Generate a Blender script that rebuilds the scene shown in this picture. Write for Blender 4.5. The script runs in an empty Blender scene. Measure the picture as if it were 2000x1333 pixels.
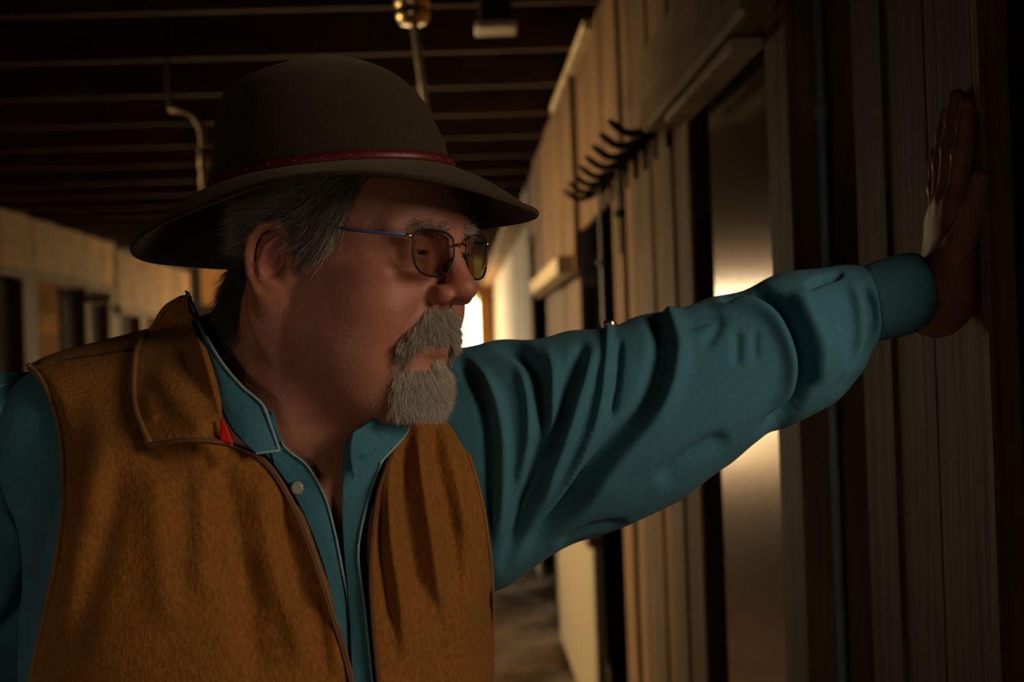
import bpy, bmesh, math, random
import numpy as np
from mathutils import Vector, Matrix
random.seed(7); RNG = np.random.default_rng(7)
SC = bpy.context.scene
COL = SC.collection

# ------------------------------------------------------------------ camera
FPX, PW, PH = 2778.0, 2000.0, 1333.0
VPX, VPY = 895.0, 690.0            # where the aisle direction vanishes
ROLL = math.radians(2.0)
CAM = np.array([0.0, 0.0, 1.5])
def _n(v): v = np.asarray(v, float); return v / np.linalg.norm(v)
_yc = _n([(VPX - PW/2) / FPX, (PH/2 - VPY) / FPX, 1.0])
_z0 = np.array([-math.sin(ROLL), math.cos(ROLL), 0.0])
_zc = _n(_z0 - _z0.dot(_yc) * _yc)
_xc = np.cross(_yc, _zc)            # handed for (right, up, forward)
if _xc[0] < 0: _xc = -_xc
AX = np.stack([_xc, _yc, _zc])      # rows: world axes in camera (r,u,f) coordinates
CR, CU, CF = AX[:, 0].copy(), AX[:, 1].copy(), AX[:, 2].copy()   # camera axes in world
def P(px, py, d):
    px = np.asarray(px, float); py = np.asarray(py, float); d = np.asarray(d, float)
    return CAM + ((px - PW/2) / FPX * d)[..., None] * CR + ((PH/2 - py) / FPX * d)[..., None] * CU + d[..., None] * CF
def ray(px, py):
    r = P(px, py, np.ones_like(np.asarray(px, float))) - CAM
    return r / np.linalg.norm(r, axis=-1, keepdims=True)
def PROJ(p):
    q = np.asarray(p) - CAM
    d = q @ CF
    return np.stack([q @ CR / d * FPX + PW/2, PH/2 - q @ CU / d * FPX], -1), d

cam_d = bpy.data.cameras.new('camera'); cam = bpy.data.objects.new('camera', cam_d); COL.objects.link(cam)
cam_d.sensor_width = 36.0; cam_d.lens = FPX * 36.0 / PW
cam_d.clip_start = 0.02; cam_d.clip_end = 300
m = Matrix.Identity(4)
for i in range(3):
    m[i][0], m[i][1], m[i][2], m[i][3] = CR[i], CU[i], -CF[i], CAM[i]
cam.matrix_world = m
cam_d.dof.use_dof = True; cam_d.dof.focus_distance = 1.16; cam_d.dof.aperture_fstop = 6.3
SC.camera = cam

# ------------------------------------------------------------------ world, lights, exposure
SC.view_settings.view_transform = 'Standard'; SC.view_settings.look = 'None'
SC.view_settings.gamma = 1.0; SC.view_settings.use_curve_mapping = False
SC.view_settings.exposure = 0.0
try:
    SC.cycles.use_denoising = True; SC.cycles.max_bounces = 8; SC.cycles.diffuse_bounces = 4
    SC.cycles.glossy_bounces = 4; SC.cycles.transparent_max_bounces = 12; SC.cycles.sample_clamp_indirect = 4.0
    SC.cycles.caustics_reflective = False; SC.cycles.caustics_refractive = False
except Exception: pass
W = bpy.data.worlds.new('sky'); SC.world = W; W.use_nodes = True
W.node_tree.nodes['Background'].inputs[0].default_value = (1.0, 0.77, 0.44, 1)
W.node_tree.nodes['Background'].inputs[1].default_value = 9.0
def area(name, loc, target, sx, sy, power, color, spread=math.pi, portal=False):
    l = bpy.data.lights.new(name, 'AREA'); l.shape = 'RECTANGLE'; l.size = sx; l.size_y = sy
    l.energy = power; l.color = color; l.spread = spread
    if portal: l.cycles.is_portal = True
    o = bpy.data.objects.new(name, l); COL.objects.link(o); o.location = loc
    o.rotation_euler = (Vector(target) - Vector(loc)).to_track_quat('-Z', 'Y').to_euler()
    return o
XW, XL, YE, ZC = 0.488, -3.1, 18.6, 2.6
# lamp standing in for daylight by a right-wall doorway; both assumed, out of view
area('assumed_doorway_lamp', (1.42, 0.12, 1.95), (0.0, 1.15, 1.5), 0.65, 0.65, 5.7, (1.0, 0.80, 0.60), spread=math.radians(120))
sn = bpy.data.lights.new('sun', 'SUN'); sn.energy = 9.0; sn.angle = math.radians(0.6); sn.color = (1.0, 0.86, 0.66)
so = bpy.data.objects.new('sun', sn); COL.objects.link(so); so.rotation_euler = Vector((0.35, 0.6, -0.72)).to_track_quat('-Z', 'Y').to_euler()
# lamp added in an unseen left bay to light the right wall
area('added_left_bay_lamp', (-5.7, 7.0, 1.2), (XW, 5.9, 1.5), 3.8, 0.7, 62.0, (1.0, 0.66, 0.29), spread=math.radians(54))
# faint fill lamp added behind the camera to brighten his right sleeve
area('front_fill', (-1.7, -2.3, 0.75), (-0.62, 1.2, 1.12), 1.0, 0.8, 0.40, (1.0, 0.80, 0.58), spread=math.radians(25))
area('added_far_bay_lamp', (XL - 0.6, 17.4, 1.35), (XW, 14.2, 1.2), 1.8, 1.8, 170.0, (1.0, 0.80, 0.50), spread=math.radians(100))  # lamp added in an unseen far bay to brighten the pale boards
area('added_far_bay_portal', (XL - 0.2, 17.45, 1.15), (0, 17.45, 1.15), 2.0, 2.2, 1, (1, 1, 1), portal=True)  # sky light enters by this bay, an opening added behind the man
area('end_doorway_portal', (-1.1, YE + 0.02, 1.13), (-1.1, 0, 1.13), 3.0, 2.25, 1, (1, 1, 1), portal=True)

# ------------------------------------------------------------------ helpers
def link(o, parent=None):
    COL.objects.link(o)
    if parent is not None: o.parent = parent
    return o
def mesh_obj(name, verts, faces, mat, parent=None, smooth=False):
    me = bpy.data.meshes.new(name)
    verts = np.asarray(verts, np.float32); 
    if isinstance(faces, np.ndarray):
        k = faces.shape[1]
        me.vertices.add(len(verts)); me.vertices.foreach_set('co', verts.ravel())
        me.loops.add(faces.size); me.loops.foreach_set('vertex_index', faces.astype(np.int32).ravel())
        me.polygons.add(len(faces)); me.polygons.foreach_set('loop_start', np.arange(0, faces.size, k, dtype=np.int32))
        me.update(calc_edges=True); me.validate()
    else:
        me.from_pydata(verts.tolist(), [], faces); me.update()
    if smooth: me.polygons.foreach_set('use_smooth', [True] * len(me.polygons))
    if mat: me.materials.append(mat)
    return link(bpy.data.objects.new(name, me), parent)
def bm_obj(name, bm, mat, parent=None, smooth=False, autosmooth=None):
    me = bpy.data.meshes.new(name); bm.normal_update(); bm.to_mesh(me); bm.free()
    if smooth:
        me.polygons.foreach_set('use_smooth', [True] * len(me.polygons))
        if autosmooth is not None: me.set_sharp_from_angle(angle=math.radians(autosmooth))
    if mat: me.materials.append(mat)
    return link(bpy.data.objects.new(name, me), parent)
def add_box(bm, x0, x1, y0, y1, z0, z1, bevel=0.0, jit=0.0):
    r = bmesh.ops.create_cube(bm, size=1.0)
    vs = r['verts']
    for v in vs:
        v.co = Vector(((x0 + x1)/2 + v.co.x*(x1-x0), (y0 + y1)/2 + v.co.y*(y1-y0), (z0 + z1)/2 + v.co.z*(z1-z0)))
        if jit: v.co += Vector((random.uniform(-jit, jit), random.uniform(-jit, jit), 0))
    if bevel:
        es = list({e for v in vs for e in v.link_edges})
        bmesh.ops.bevel(bm, geom=es, offset=bevel, segments=1, affect='EDGES', profile=0.5)
def box(name, x0, x1, y0, y1, z0, z1, mat, parent=None, bevel=0.003, jit=0.0):
    bm = bmesh.new(); add_box(bm, x0, x1, y0, y1, z0, z1, bevel, jit)
    return bm_obj(name, bm, mat, parent)
def tube_bm(bm, pts, rad, sides=10, cap=True):
    pts = [Vector(p) for p in pts]; n = len(pts)
    rads = rad if hasattr(rad, '__len__') else [rad]*n
    rings = []; up = Vector((0.13, 0.21, 0.97)).normalized()
    for i, p in enumerate(pts):
        t = (pts[min(i+1, n-1)] - pts[max(i-1, 0)]).normalized()
        a = t.cross(up)
        if a.length < 1e-3: a = t.cross(Vector((1, 0, 0)))
        a.normalize(); b = t.cross(a).normalized(); up = b.cross(t) if False else up
        rings.append([bm.verts.new(p + (a*math.cos(2*math.pi*k/sides) + b*math.sin(2*math.pi*k/sides))*rads[i]) for k in range(sides)])
    for i in range(n-1):
        for k in range(sides):
            bm.faces.new((rings[i][k], rings[i][(k+1) % sides], rings[i+1][(k+1) % sides], rings[i+1][k]))
    if cap:
        bm.faces.new(rings[0][::-1]); bm.faces.new(rings[-1])
def tube(name, pts, rad, mat, parent=None, sides=10):
    bm = bmesh.new(); tube_bm(bm, pts, rad, sides); bmesh.ops.recalc_face_normals(bm, faces=bm.faces)
    return bm_obj(name, bm, mat, parent, smooth=True)
def lathe(name, prof, centre, mat, parent=None, n=32):
    bm = bmesh.new(); rings = []
    for r, z in prof:
        rings.append([bm.verts.new((centre[0] + r*math.cos(2*math.pi*k/n), centre[1] + r*math.sin(2*math.pi*k/n), centre[2] + z)) for k in range(n)])
    for i in range(len(rings)-1):
        for k in range(n):
            bm.faces.new((rings[i][k], rings[i][(k+1) % n], rings[i+1][(k+1) % n], rings[i+1][k]))
    bm.faces.new(rings[0]); bm.faces.new(rings[-1])
    bmesh.ops.recalc_face_normals(bm, faces=bm.faces)
    return bm_obj(name, bm, mat, parent, smooth=True, autosmooth=40)
def empty(name, loc=(0, 0, 0), label=None, cat=None, group=None, kind=None):
    o = bpy.data.objects.new(name, None); COL.objects.link(o); o.location = loc; o.empty_display_size = 0.05
    return tag(o, label, cat, group, kind)
def tag(o, label=None, cat=None, group=None, kind=None):
    if label: o['label'] = label
    if cat: o['category'] = cat
    if group: o['group'] = group
    if kind: o['kind'] = kind
    return o
def adopt(root):
    """parts were built in world space: keep them where they are under a moved root"""
    bpy.context.view_layer.update()
    inv = root.matrix_world.inverted()
    for c in root.children: c.matrix_parent_inverse = inv

# ------------------------------------------------------------------ materials
class N:
    def __init__(s, name):
        s.m = bpy.data.materials.new(name); s.m.use_nodes = True; s.t = s.m.node_tree
        s.b = s.t.nodes['Principled BSDF']; s.out = s.t.nodes['Material Output']
    def n(s, typ, **kw):
        x = s.t.nodes.new(typ)
        for k, v in kw.items():
            if k in x.inputs: x.inputs[k].default_value = v
            else: setattr(x, k, v)
        return x
    def l(s, a, b): s.t.links.new(a, b)
    def coords(s, kind='Object', scale=(1, 1, 1)):
        tc = s.n('ShaderNodeTexCoord'); mp = s.n('ShaderNodeMapping'); mp.inputs['Scale'].default_value = scale
        s.l(tc.outputs[kind], mp.inputs['Vector']); return mp.outputs['Vector']
    def noise(s, vec, scale, detail=4, rough=0.55, dist=0.0):
        x = s.n('ShaderNodeTexNoise'); x.inputs['Scale'].default_value = scale; x.inputs['Detail'].default_value = detail
        x.inputs['Roughness'].default_value = rough; x.inputs['Distortion'].default_value = dist
        s.l(vec, x.inputs['Vector']); return x.outputs['Fac']
    def ramp(s, fac, stops):
        x = s.n('ShaderNodeValToRGB'); e = x.color_ramp.elements
        while len(e) < len(stops): e.new(0.5)
        for i, (p, c) in enumerate(stops): e[i].position = p; e[i].color = tuple(c) + ((1,) if len(c) == 3 else ())
        s.l(fac, x.inputs['Fac']); return x.outputs['Color']
    def mix(s, fac, a, b, mode='MIX'):
        x = s.n('ShaderNodeMixRGB', blend_type=mode)
        for v, k in ((fac, 'Fac'), (a, 'Color1'), (b, 'Color2')):
            if hasattr(v, 'links'): s.l(v, x.inputs[k])
            else: x.inputs[k].default_value = v if k == 'Fac' else tuple(v) + ((1,) if len(v) == 3 else ())
        return x.outputs['Color']
    def bump(s, h, strength=0.3, dist=0.005):
        x = s.n('ShaderNodeBump'); x.inputs['Strength'].default_value = strength; x.inputs['Distance'].default_value = dist
        s.l(h, x.inputs['Height']); s.l(x.outputs['Normal'], s.b.inputs['Normal'])
    def base(s, c, rough=0.6, **kw):
        if hasattr(c, 'links'): s.l(c, s.b.inputs['Base Color'])
        else: s.b.inputs['Base Color'].default_value = tuple(c) + (1,)
        s.b.inputs['Roughness'].default_value = rough
        for k, v in kw.items(): s.b.inputs[k.replace('_', ' ')].default_value = v
        return s.m
def c3(r, g, b): return tuple(((v/255)/12.92 if v/255 <= 0.04045 else ((v/255+0.055)/1.055)**2.4) for v in (r, g, b))
def wood(name, dark, light, along='Z', scale=1.0, rough=0.75, knots=True):
    k = N(name)
    sc = {'Z': (22, 22, 1.1), 'Y': (22, 1.1, 22), 'X': (1.1, 22, 22)}[along]
    v = k.coords('Object', tuple(a*scale for a in sc))
    inf = k.n('ShaderNodeObjectInfo')
    off = k.n('ShaderNodeVectorMath', operation='SCALE'); 
    cmb = k.n('ShaderNodeCombineXYZ'); k.l(inf.outputs['Random'], cmb.inputs[0]); k.l(inf.outputs['Random'], cmb.inputs[2])
    k.l(cmb.outputs[0], off.inputs[0]); off.inputs['Scale'].default_value = 50
    ad = k.n('ShaderNodeVectorMath', operation='ADD'); k.l(v, ad.inputs[0]); k.l(off.outputs[0], ad.inputs[1]); v = ad.outputs[0]
    f = k.noise(v, 1.6, 7, 0.62, 1.2)
    col = k.ramp(f, [(0.25, dark), (0.75, light)])
    v2 = k.coords('Object', (3, 3, 1.2) if along == 'Z' else (2, 2, 2))
    st = k.noise(v2, 2.0, 4, 0.6)
    col = k.mix(0.75, col, k.ramp(st, [(0.30, (0.45, 0.42, 0.4)), (0.6, (1, 1, 1))]), 'MULTIPLY')
    rr = k.ramp(inf.outputs['Random'], [(0, (0.68, 0.68, 0.68)), (1, (1.12, 1.08, 1.02))])
    col = k.mix(1.0, col, rr, 'MULTIPLY')
    if knots:
        vk = k.coords('Object', (7, 7, 2.6)); vo = k.n('ShaderNodeTexVoronoi'); vo.inputs['Scale'].default_value = 1.0
        k.l(vk, vo.inputs['Vector'])
        kr = k.ramp(vo.outputs['Distance'], [(0.03, (0.25, 0.2, 0.17)), (0.13, (1, 1, 1))])
        col = k.mix(0.8, col, kr, 'MULTIPLY')
    k.bump(f, 0.5, 0.004)
    return k.base(col, rough)
def plain(name, col, rough=0.6, **kw):
    k = N(name); v = k.coords('Object', (1, 1, 1)); f = k.noise(v, 30, 4)
    c = k.mix(0.25, col, k.ramp(f, [(0.3, (0.5, 0.5, 0.5)), (0.7, (1.2, 1.2, 1.2))]), 'MULTIPLY')
    return k.base(c, rough, **kw)
# ------------------------------------------------------------------ barn: materials
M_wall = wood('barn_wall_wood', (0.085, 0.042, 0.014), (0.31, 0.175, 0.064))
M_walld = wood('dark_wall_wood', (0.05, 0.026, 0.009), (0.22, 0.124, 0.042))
M_pale = wood('pale_whitewashed_wood', (0.62, 0.53, 0.38), (0.88, 0.78, 0.58), knots=False)
M_post = wood('post_wood', (0.13, 0.075, 0.028), (0.34, 0.21, 0.085))
M_beam = wood('beam_wood_along', (0.30, 0.165, 0.055), (0.62, 0.38, 0.16), along='Y')
M_joist = wood('joist_wood', (0.055, 0.030, 0.013), (0.16, 0.092, 0.040), along='X', knots=False)
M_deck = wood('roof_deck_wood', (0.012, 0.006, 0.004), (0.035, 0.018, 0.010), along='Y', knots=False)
M_orange = wood('orange_glow_wood', (0.45, 0.20, 0.05), (0.75, 0.40, 0.14))  # orange light on stall and end-wall boards is put into this colour
M_board = wood('pale_track_board', (0.42, 0.27, 0.12), (0.74, 0.53, 0.28), along='Y')
M_dark = plain('dark_timber_and_shade', (0.012, 0.007, 0.004), 0.9)  # near-black: hidden timber, and shade in gaps and openings put into colour
M_iron = plain('black_iron', (0.012, 0.010, 0.009), 0.55, Metallic=0.3)
M_brass = plain('aged_brass', (0.75, 0.60, 0.36), 0.28, Metallic=1.0)
M_blue = plain('blue_grey_conduit', (0.30, 0.40, 0.55), 0.35, Metallic=0.3)
M_galv = plain('pale_metal', (0.62, 0.56, 0.44), 0.4)
M_leather = plain('black_leather_strap', (0.02, 0.014, 0.01), 0.6)
def sheet_metal():
    k = N('brushed_door_sheet'); v = k.coords('Object', (30, 30, 1.2)); f = k.noise(v, 3.0, 5, 0.6)
    c = k.ramp(f, [(0.3, (0.30, 0.22, 0.15)), (0.7, (0.44, 0.34, 0.24))])
    k.bump(f, 0.05, 0.002)
    return k.base(c, 0.18, Metallic=0.65, Specular_IOR_Level=0.8)
M_sheet = sheet_metal()
def dirt():
    k = N('dirt_floor'); v = k.coords('Object', (1, 1, 1)); f = k.noise(v, 2.6, 8, 0.65); g = k.noise(v, 14, 6, 0.6)
    c = k.ramp(f, [(0.35, (0.09, 0.058, 0.042)), (0.52, (0.30, 0.205, 0.150)), (0.68, (0.62, 0.48, 0.38))])
    c = k.mix(0.5, c, k.ramp(g, [(0.3, (0.5, 0.5, 0.5)), (0.7, (1.2, 1.2, 1.2))]), 'MULTIPLY')
    mx = k.mix(0.5, f, g); k.bump(mx, 0.7, 0.05)
    return k.base(c, 0.9)
M_dirt = dirt()

# ------------------------------------------------------------------ floor, outer shell
def dirt_grid(name, x0, x1, y0, y1, step, amp):
    nx, ny = int((x1-x0)/step)+1, int((y1-y0)/step)+1
    X, Y = np.meshgrid(np.linspace(x0, x1, nx), np.linspace(y0, y1, ny), indexing='ij')
    Z = amp*(np.sin(X*5.1+1.3*np.sin(Y*2.3))*np.sin(Y*4.3+np.sin(X*3.1)) + 0.5*np.sin(X*11+Y*3)*np.sin(Y*9.7)) - amp*1.5
    i = np.arange(nx*ny).reshape(nx, ny)
    f = np.stack([i[:-1, :-1], i[1:, :-1], i[1:, 1:], i[:-1, 1:]], -1).reshape(-1, 4)
    return mesh_obj(name, np.stack([X, Y, Z], -1).reshape(-1, 3), f, M_dirt, smooth=True)
floor = tag(dirt_grid('floor', -6.4, 3.8, -3.0, YE, 0.09, 0.028), kind='structure', label='trampled brown dirt floor of the barn aisle')
gnd = N('sunlit_ground'); gm = gnd.base(gnd.ramp(gnd.noise(gnd.coords('Object'), 1.5, 6), [(0.3, (0.55, 0.47, 0.36)), (0.7, (0.72, 0.64, 0.5))]), 0.9)
o = mesh_obj('ground_outside', [(-40, YE, -0.03), (40, YE, -0.03), (40, 70, -0.03), (-40, 70, -0.03)], [(0, 1, 2, 3)], gm)
tag(o, kind='structure', label='pale sunlit ground outside the far doorway')
# ceiling: deck with each joist a part
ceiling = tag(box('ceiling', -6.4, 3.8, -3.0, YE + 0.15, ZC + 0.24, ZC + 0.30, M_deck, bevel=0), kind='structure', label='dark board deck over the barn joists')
for k in range(-5, 17):
    y = 5.2 + 0.70*k
    if y > YE - 0.1: break
    box('joist', XL - 0.1, XW + 0.1, y - 0.021, y + 0.021, ZC, ZC + 0.24, M_joist, ceiling, 0.004, 0.004)
# outer walls that close the building
def outer(name, *a, lab=None):
    o = box(name, *a, M_dark, bevel=0); return tag(o, kind='structure', label=lab)
outer('wall_front', -6.4, 3.8, -3.12, -3.0, 0, ZC + 0.3, lab='dark boarded wall behind the camera')
# ------------------------------------------------------------------ right wall
wr = empty('wall_right', (XW, 6, 0), kind='structure', label='weathered plank stall wall on the right of the aisle')
ol = box('outer_wall', 3.7, 3.82, -3.0, YE, 0, ZC + 0.3, M_dark, wr, 0)  # carried on past the side doorway to shut out sky light
box('door_jamb', XW + 0.012, XW + 0.15, 1.165, 1.255, 0, ZC + 0.24, M_dark, wr, 0.003)  # jamb of the side doorway; the doorway itself is assumed
box('partition', XW + 0.15, 3.8, 1.19, 1.22, 0, ZC + 0.3, M_dark, wr, 0)
box('backing', XW + 0.16, XW + 0.19, 1.2, 4.1, 0, ZC + 0.24, M_dark, wr, 0)
box('backing', XW + 0.16, XW + 0.19, 5.9, YE, 0, ZC + 0.24, M_dark, wr, 0)
box('partition', XW, 3.8, -1.62, -1.5, 0, ZC + 0.3, M_dark, wr, 0)
box('partition', XW + 0.1, 3.7, 5.88, 5.94, 0, ZC + 0.24, M_dark, wr, 0)
box('partition', XW + 0.1, 3.7, 4.1, 4.14, 0, ZC + 0.24, M_dark, wr, 0)
for y in np.arange(-3.0, -1.5, 0.2): box('plank', XW, XW + 0.022, y + 0.002, y + 0.198, 0, ZC + 0.2, M_wall, wr, 0.004)
def planks(y0, y1, n, z0, z1, mat, x=0.0, jit=0.003):
    ys = np.linspace(y0, y1, n + 1); ys[1:-1] += RNG.uniform(-0.012, 0.012, n - 1)
    for a, b in zip(ys[:-1], ys[1:]):
        dx = random.uniform(-0.004, 0.004) + x
        box('plank', XW + dx, XW + dx + 0.024, a + 0.003, b - 0.003, z0 + random.uniform(0, 0.0), z1, mat, wr, 0.004, jit*0.3)
for y in np.arange(-1.5, 1.15, 0.19): box('plank', XW, XW + 0.024, y + 0.002, min(y + 0.188, 1.163), 2.15, ZC + 0.24, M_walld, wr, 0.004)  # boards above the assumed side doorway
box('batten', XW - 0.012, XW + 0.03, 1.256, 1.276, 0, ZC + 0.24, M_post, wr, 0.003)
for a, b in ((1.279, 1.437), (1.443, 1.575), (1.579, 1.70)):
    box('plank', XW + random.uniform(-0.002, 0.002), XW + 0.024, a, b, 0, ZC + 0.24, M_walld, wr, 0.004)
box('plank', XW + 0.10, XW + 0.12, 1.70, 1.95, 0, ZC + 0.24, M_dark, wr, 0.004)          # near-black board gives the recess its shade by colour
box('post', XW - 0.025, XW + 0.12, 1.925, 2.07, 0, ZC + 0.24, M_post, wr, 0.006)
box('plank', XW + 0.10, XW + 0.12, 2.72, 2.92, 0, ZC + 0.24, M_dark, wr, 0.004)  # near-black board puts the gap's shadow into colour
box('post', XW - 0.005, XW + 0.1, 2.885, 2.95, 0, ZC + 0.24, M_wall, wr, 0.006)
planks(2.955, 3.99, 6, 0, ZC + 0.24, M_wall)
box('post', XW - 0.004, XW + 0.14, 4.10, 4.33, 0, ZC + 0.24, M_wall, wr, 0.006)
box('plank', XW + 0.08, XW + 0.10, 3.95, 4.12, 0, ZC + 0.24, M_dark, wr, 0.004)  # dark gap: its shade is the colour of this board
planks(4.34, 5.53, 6, 1.96, ZC, M_wall)
planks(5.53, 8.2, 12, 1.80, ZC - 0.01, M_wall, x=-0.02)
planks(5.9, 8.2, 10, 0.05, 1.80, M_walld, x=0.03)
planks(8.2, 9.3, 4, 2.22, ZC - 0.02, M_wall, x=-0.01)
box('plank', XW + 0.10, XW + 0.12, 8.2, 9.3, 0, 2.3, M_dark, wr, 0.004)  # near-black board stands in for the shade of this opening
planks(9.3, YE, 40, 0, ZC, M_pale)
t = tag(box('trim_1', XW - 0.035, XW + 0.005, 4.72, 6.4, ZC - 0.035, ZC - 0.002, M_pale, bevel=0.004), kind='structure', label='pale board edging the top of the right plank wall')
t = tag(box('trim_2', XW - 0.14, XW - 0.005, 9.6, YE, 2.36, 2.42, M_beam, bevel=0.004), kind='structure', label='pale ledge board high on the far right wall')
# added pale block, stands in for light on the foot of the boards
box('lit_patch_block', XW - 0.09, XW - 0.02, 5.6, 7.6, 1.80, 1.87, M_pale, wr, 0.006)
# half door of the open stall
hd = tag(box('half_door', XW - 0.02, XW + 0.02, 5.25, 7.2, 0.04, 0.76, plain('worn_pale_paint', (0.36, 0.31, 0.22), 0.6), bevel=0.006), 'pale lower half door standing under the far stall opening', 'door')
box('top_rail', XW - 0.035, XW + 0.025, 5.25, 7.2, 0.76, 0.80, M_wall, hd, 0.004)
# sliding stall door with its header
dr = empty('door_1', (XW, 2.4, 0), kind='structure', label='sliding stall door faced with shiny brown sheet under a track board')
box('door_sheet', XW + 0.012, XW + 0.03, 2.07, 2.735, 0.06, 1.97, M_sheet, dr, 0.003)
box('door_stile', XW + 0.03, XW + 0.05, 2.07, 2.735, 0.04, 2.0, M_dark, dr, 0.003)
box('track_board', XW - 0.075, XW - 0.01, 1.98, 3.08, 1.965, 2.13, M_board, dr, 0.008)
box('track_lip', XW - 0.07, XW - 0.02, 2.08, 2.76, 1.935, 1.952, M_pale, dr, 0.003)
adopt(wr); adopt(dr)
# conduit beside the post
cd = empty('conduit_pipe', (XW + 0.03, 1.90, 0), 'slim blue-grey metal conduit running up the dark recess beside the post', 'pipe')
tube('pipe', [(XW + 0.012, 1.895, 0.02), (XW + 0.012, 1.895, 1.9), (XW + 0.012, 1.895, ZC + 0.2)], 0.0065, M_blue, cd)
tube('coupling', [(XW + 0.012, 1.895, 1.80), (XW + 0.012, 1.895, 1.825)], 0.0105, M_blue, cd)
adopt(cd)

# ------------------------------------------------------------------ tack rack
tr = empty('tack_rack', (XW, 3.6, 2.0), 'black iron rack with curved tack hooks on the right plank wall', 'rack')
tube('rail', [(XW - 0.016, 2.95, 2.02), (XW - 0.016, 4.6, 2.02)], 0.019, M_iron, tr, 8)
for y in np.linspace(3.15, 4.5, 8):
    pts = [(XW - 0.01 - 0.11*math.sin(a)*1.0, y, 2.02 - 0.045 + 0.045*math.cos(a) + (0.012 if a > 2 else 0)) for a in np.linspace(0, 0.6, 3)]
    pts = [(XW - 0.012 - s, y, 2.005 - 0.030*math.sin(min(s/0.12, 1)*math.pi*0.8) + (0.016*max(0, s-0.085)/0.035)) for s in np.linspace(0, 0.125, 9)]
    tube('hook', pts, [0.0095]*8 + [0.006], M_iron, tr, 8)
    box('plate', XW - 0.012, XW - 0.004, y - 0.02, y + 0.02, 1.94, 2.06, M_iron, tr, 0.002)
adopt(tr)
def strap(x, y, z0, L, lab, w=0.022):
    pts = [(x, y - 0.004, z0), (x - 0.006, y, z0 - L*0.5), (x + 0.002, y + 0.004, z0 - L)]
    bm = bmesh.new(); tube_bm(bm, [(x - 0.012, y, z0 - 0.02), (x, y, z0 + 0.012), (x + 0.012, y, z0 - 0.02)], 0.008, 8)
    o = bm_obj('strap', bm, M_leather)
    box('tail', x - 0.004, x + 0.004, y - w/2, y + w/2, z0 - L, z0, M_leather, o, 0.002)
    lathe('buckle', [(0.004, -0.012), (0.016, -0.008), (0.016, 0.008), (0.004, 0.012)], (x, y, z0 - L*0.55), M_iron, o, 12)
    return tag(o, lab, 'strap')
strap(XW - 0.05, 3.73, 1.985, 0.24, 'short black leather strap hanging from the middle of the tack rack', 0.03)
strap(XW - 0.05, 4.24, 1.985, 0.42, 'long black strip standing in for a shaded gap beyond the tack rack', 0.05)  # added dark strip where the wall only has a gap in shadow

# ------------------------------------------------------------------ left wall
wl = empty('wall_left', (XL, 13, 0), kind='structure', label='row of old timber stall fronts along the left of the aisle')
for a, b in ((9.0, 11.5), (12.8, 13.6), (14.8, 15.2), (16.2, 16.45)): box('outer_wall', -6.42, -6.3, a, b, 0, ZC + 0.3, M_dark, wl, 0)
for a, b in ((11.5, 12.8), (13.6, 14.8), (15.2, 16.2)):  # window gaps here are added, to let sky light into the stalls
    box('outer_wall', -6.42, -6.3, a, b, 0, 0.9, M_dark, wl, 0); box('outer_wall', -6.42, -6.3, a, b, 2.2, ZC + 0.3, M_dark, wl, 0)
for y in (13.0, 15.0, 16.4):
    for i, z in enumerate(np.arange(0, 2.4, 0.2)): box('plank', -6.3, XL - 0.12, y - 0.055, y - 0.031, z + 0.003, z + 0.197, M_orange, wl, 0.004, 0.001)
box('outer_wall', -6.42, -6.3, -3, 9.0, 0, ZC + 0.3, M_dark, wl, 0)
ys = [9.0, 9.75, 10.5, 11.2, 11.9, 12.55, 12.95]
for a, b in zip(ys[:-1], ys[1:]): box('header_board', XL, XL + 0.03, a + 0.004, b - 0.004, 2.20 + random.uniform(-0.01, 0.01), ZC, M_beam, wl, 0.006, 0.003)
ys = [12.98, 13.6, 14.2, 14.8, 15.4, 16.0, 16.48]
for a, b in zip(ys[:-1], ys[1:]): box('header_board', XL + 0.02, XL + 0.05, a + 0.004, b - 0.004, 2.02 + random.uniform(-0.01, 0.01), ZC - 0.06, M_beam, wl, 0.006, 0.003)
box('header_rail', XL - 0.02, XL + 0.05, 9.0, 12.95, 2.14, 2.20, M_post, wl, 0.006)
box('header_rail', XL - 0.02, XL + 0.07, 12.98, 16.45, 1.96, 2.02, M_post, wl, 0.006)
for a, b in ((10.25, 10.6), (11.95, 12.1), (12.75, 13.15), (14.0, 14.25), (15.6, 15.9)):
    box('post', XL - 0.10, XL + 0.02, a, b, 0, 2.2 if a < 12.9 else 2.0, M_post, wl, 0.008)
for a, b, mt in ((9.0, 10.25, M_dark), (11.52, 11.95, M_dark), (12.4, 12.75, M_dark), (13.15, 14.0, M_dark)):
    box('opening_shade', XL - 0.09, XL - 0.06, a, b, 0, 2.14, mt, wl, 0.006)  # near-black boards stand in for the shaded stall openings
box('bracket', XL + 0.03, XL + 0.22, 12.0, 12.2, 2.02, 2.10, M_pale, wl, 0.01)
for y in (9.0, 11.0, 13.0, 15.0, 16.45): box('partition', -6.3, XL - 0.1, y - 0.03, y + 0.03, 0, ZC, M_dark, wl, 0)
for a, b in ((-3.0, 4.7), (8.8, 9.0)):  # gap left between is the added bay, out of view
    for y in np.arange(a, b - 0.1, 0.25): box('plank', XL - 0.03, XL, y + 0.003, min(y + 0.247, b), 0, ZC, M_wall, wl, 0.004)
box('bay_light_stop', XL - 0.06, XL, 4.7, 8.8, 1.85, ZC + 0.2, M_walld, wl, 0.006)  # added out of view to keep the bay light off the ceiling
for y in (4.2, 9.1): box('partition', -6.3, XL - 0.06, y - 0.03, y + 0.03, 0, ZC, M_dark, wl, 0)
adopt(wl)

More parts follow.
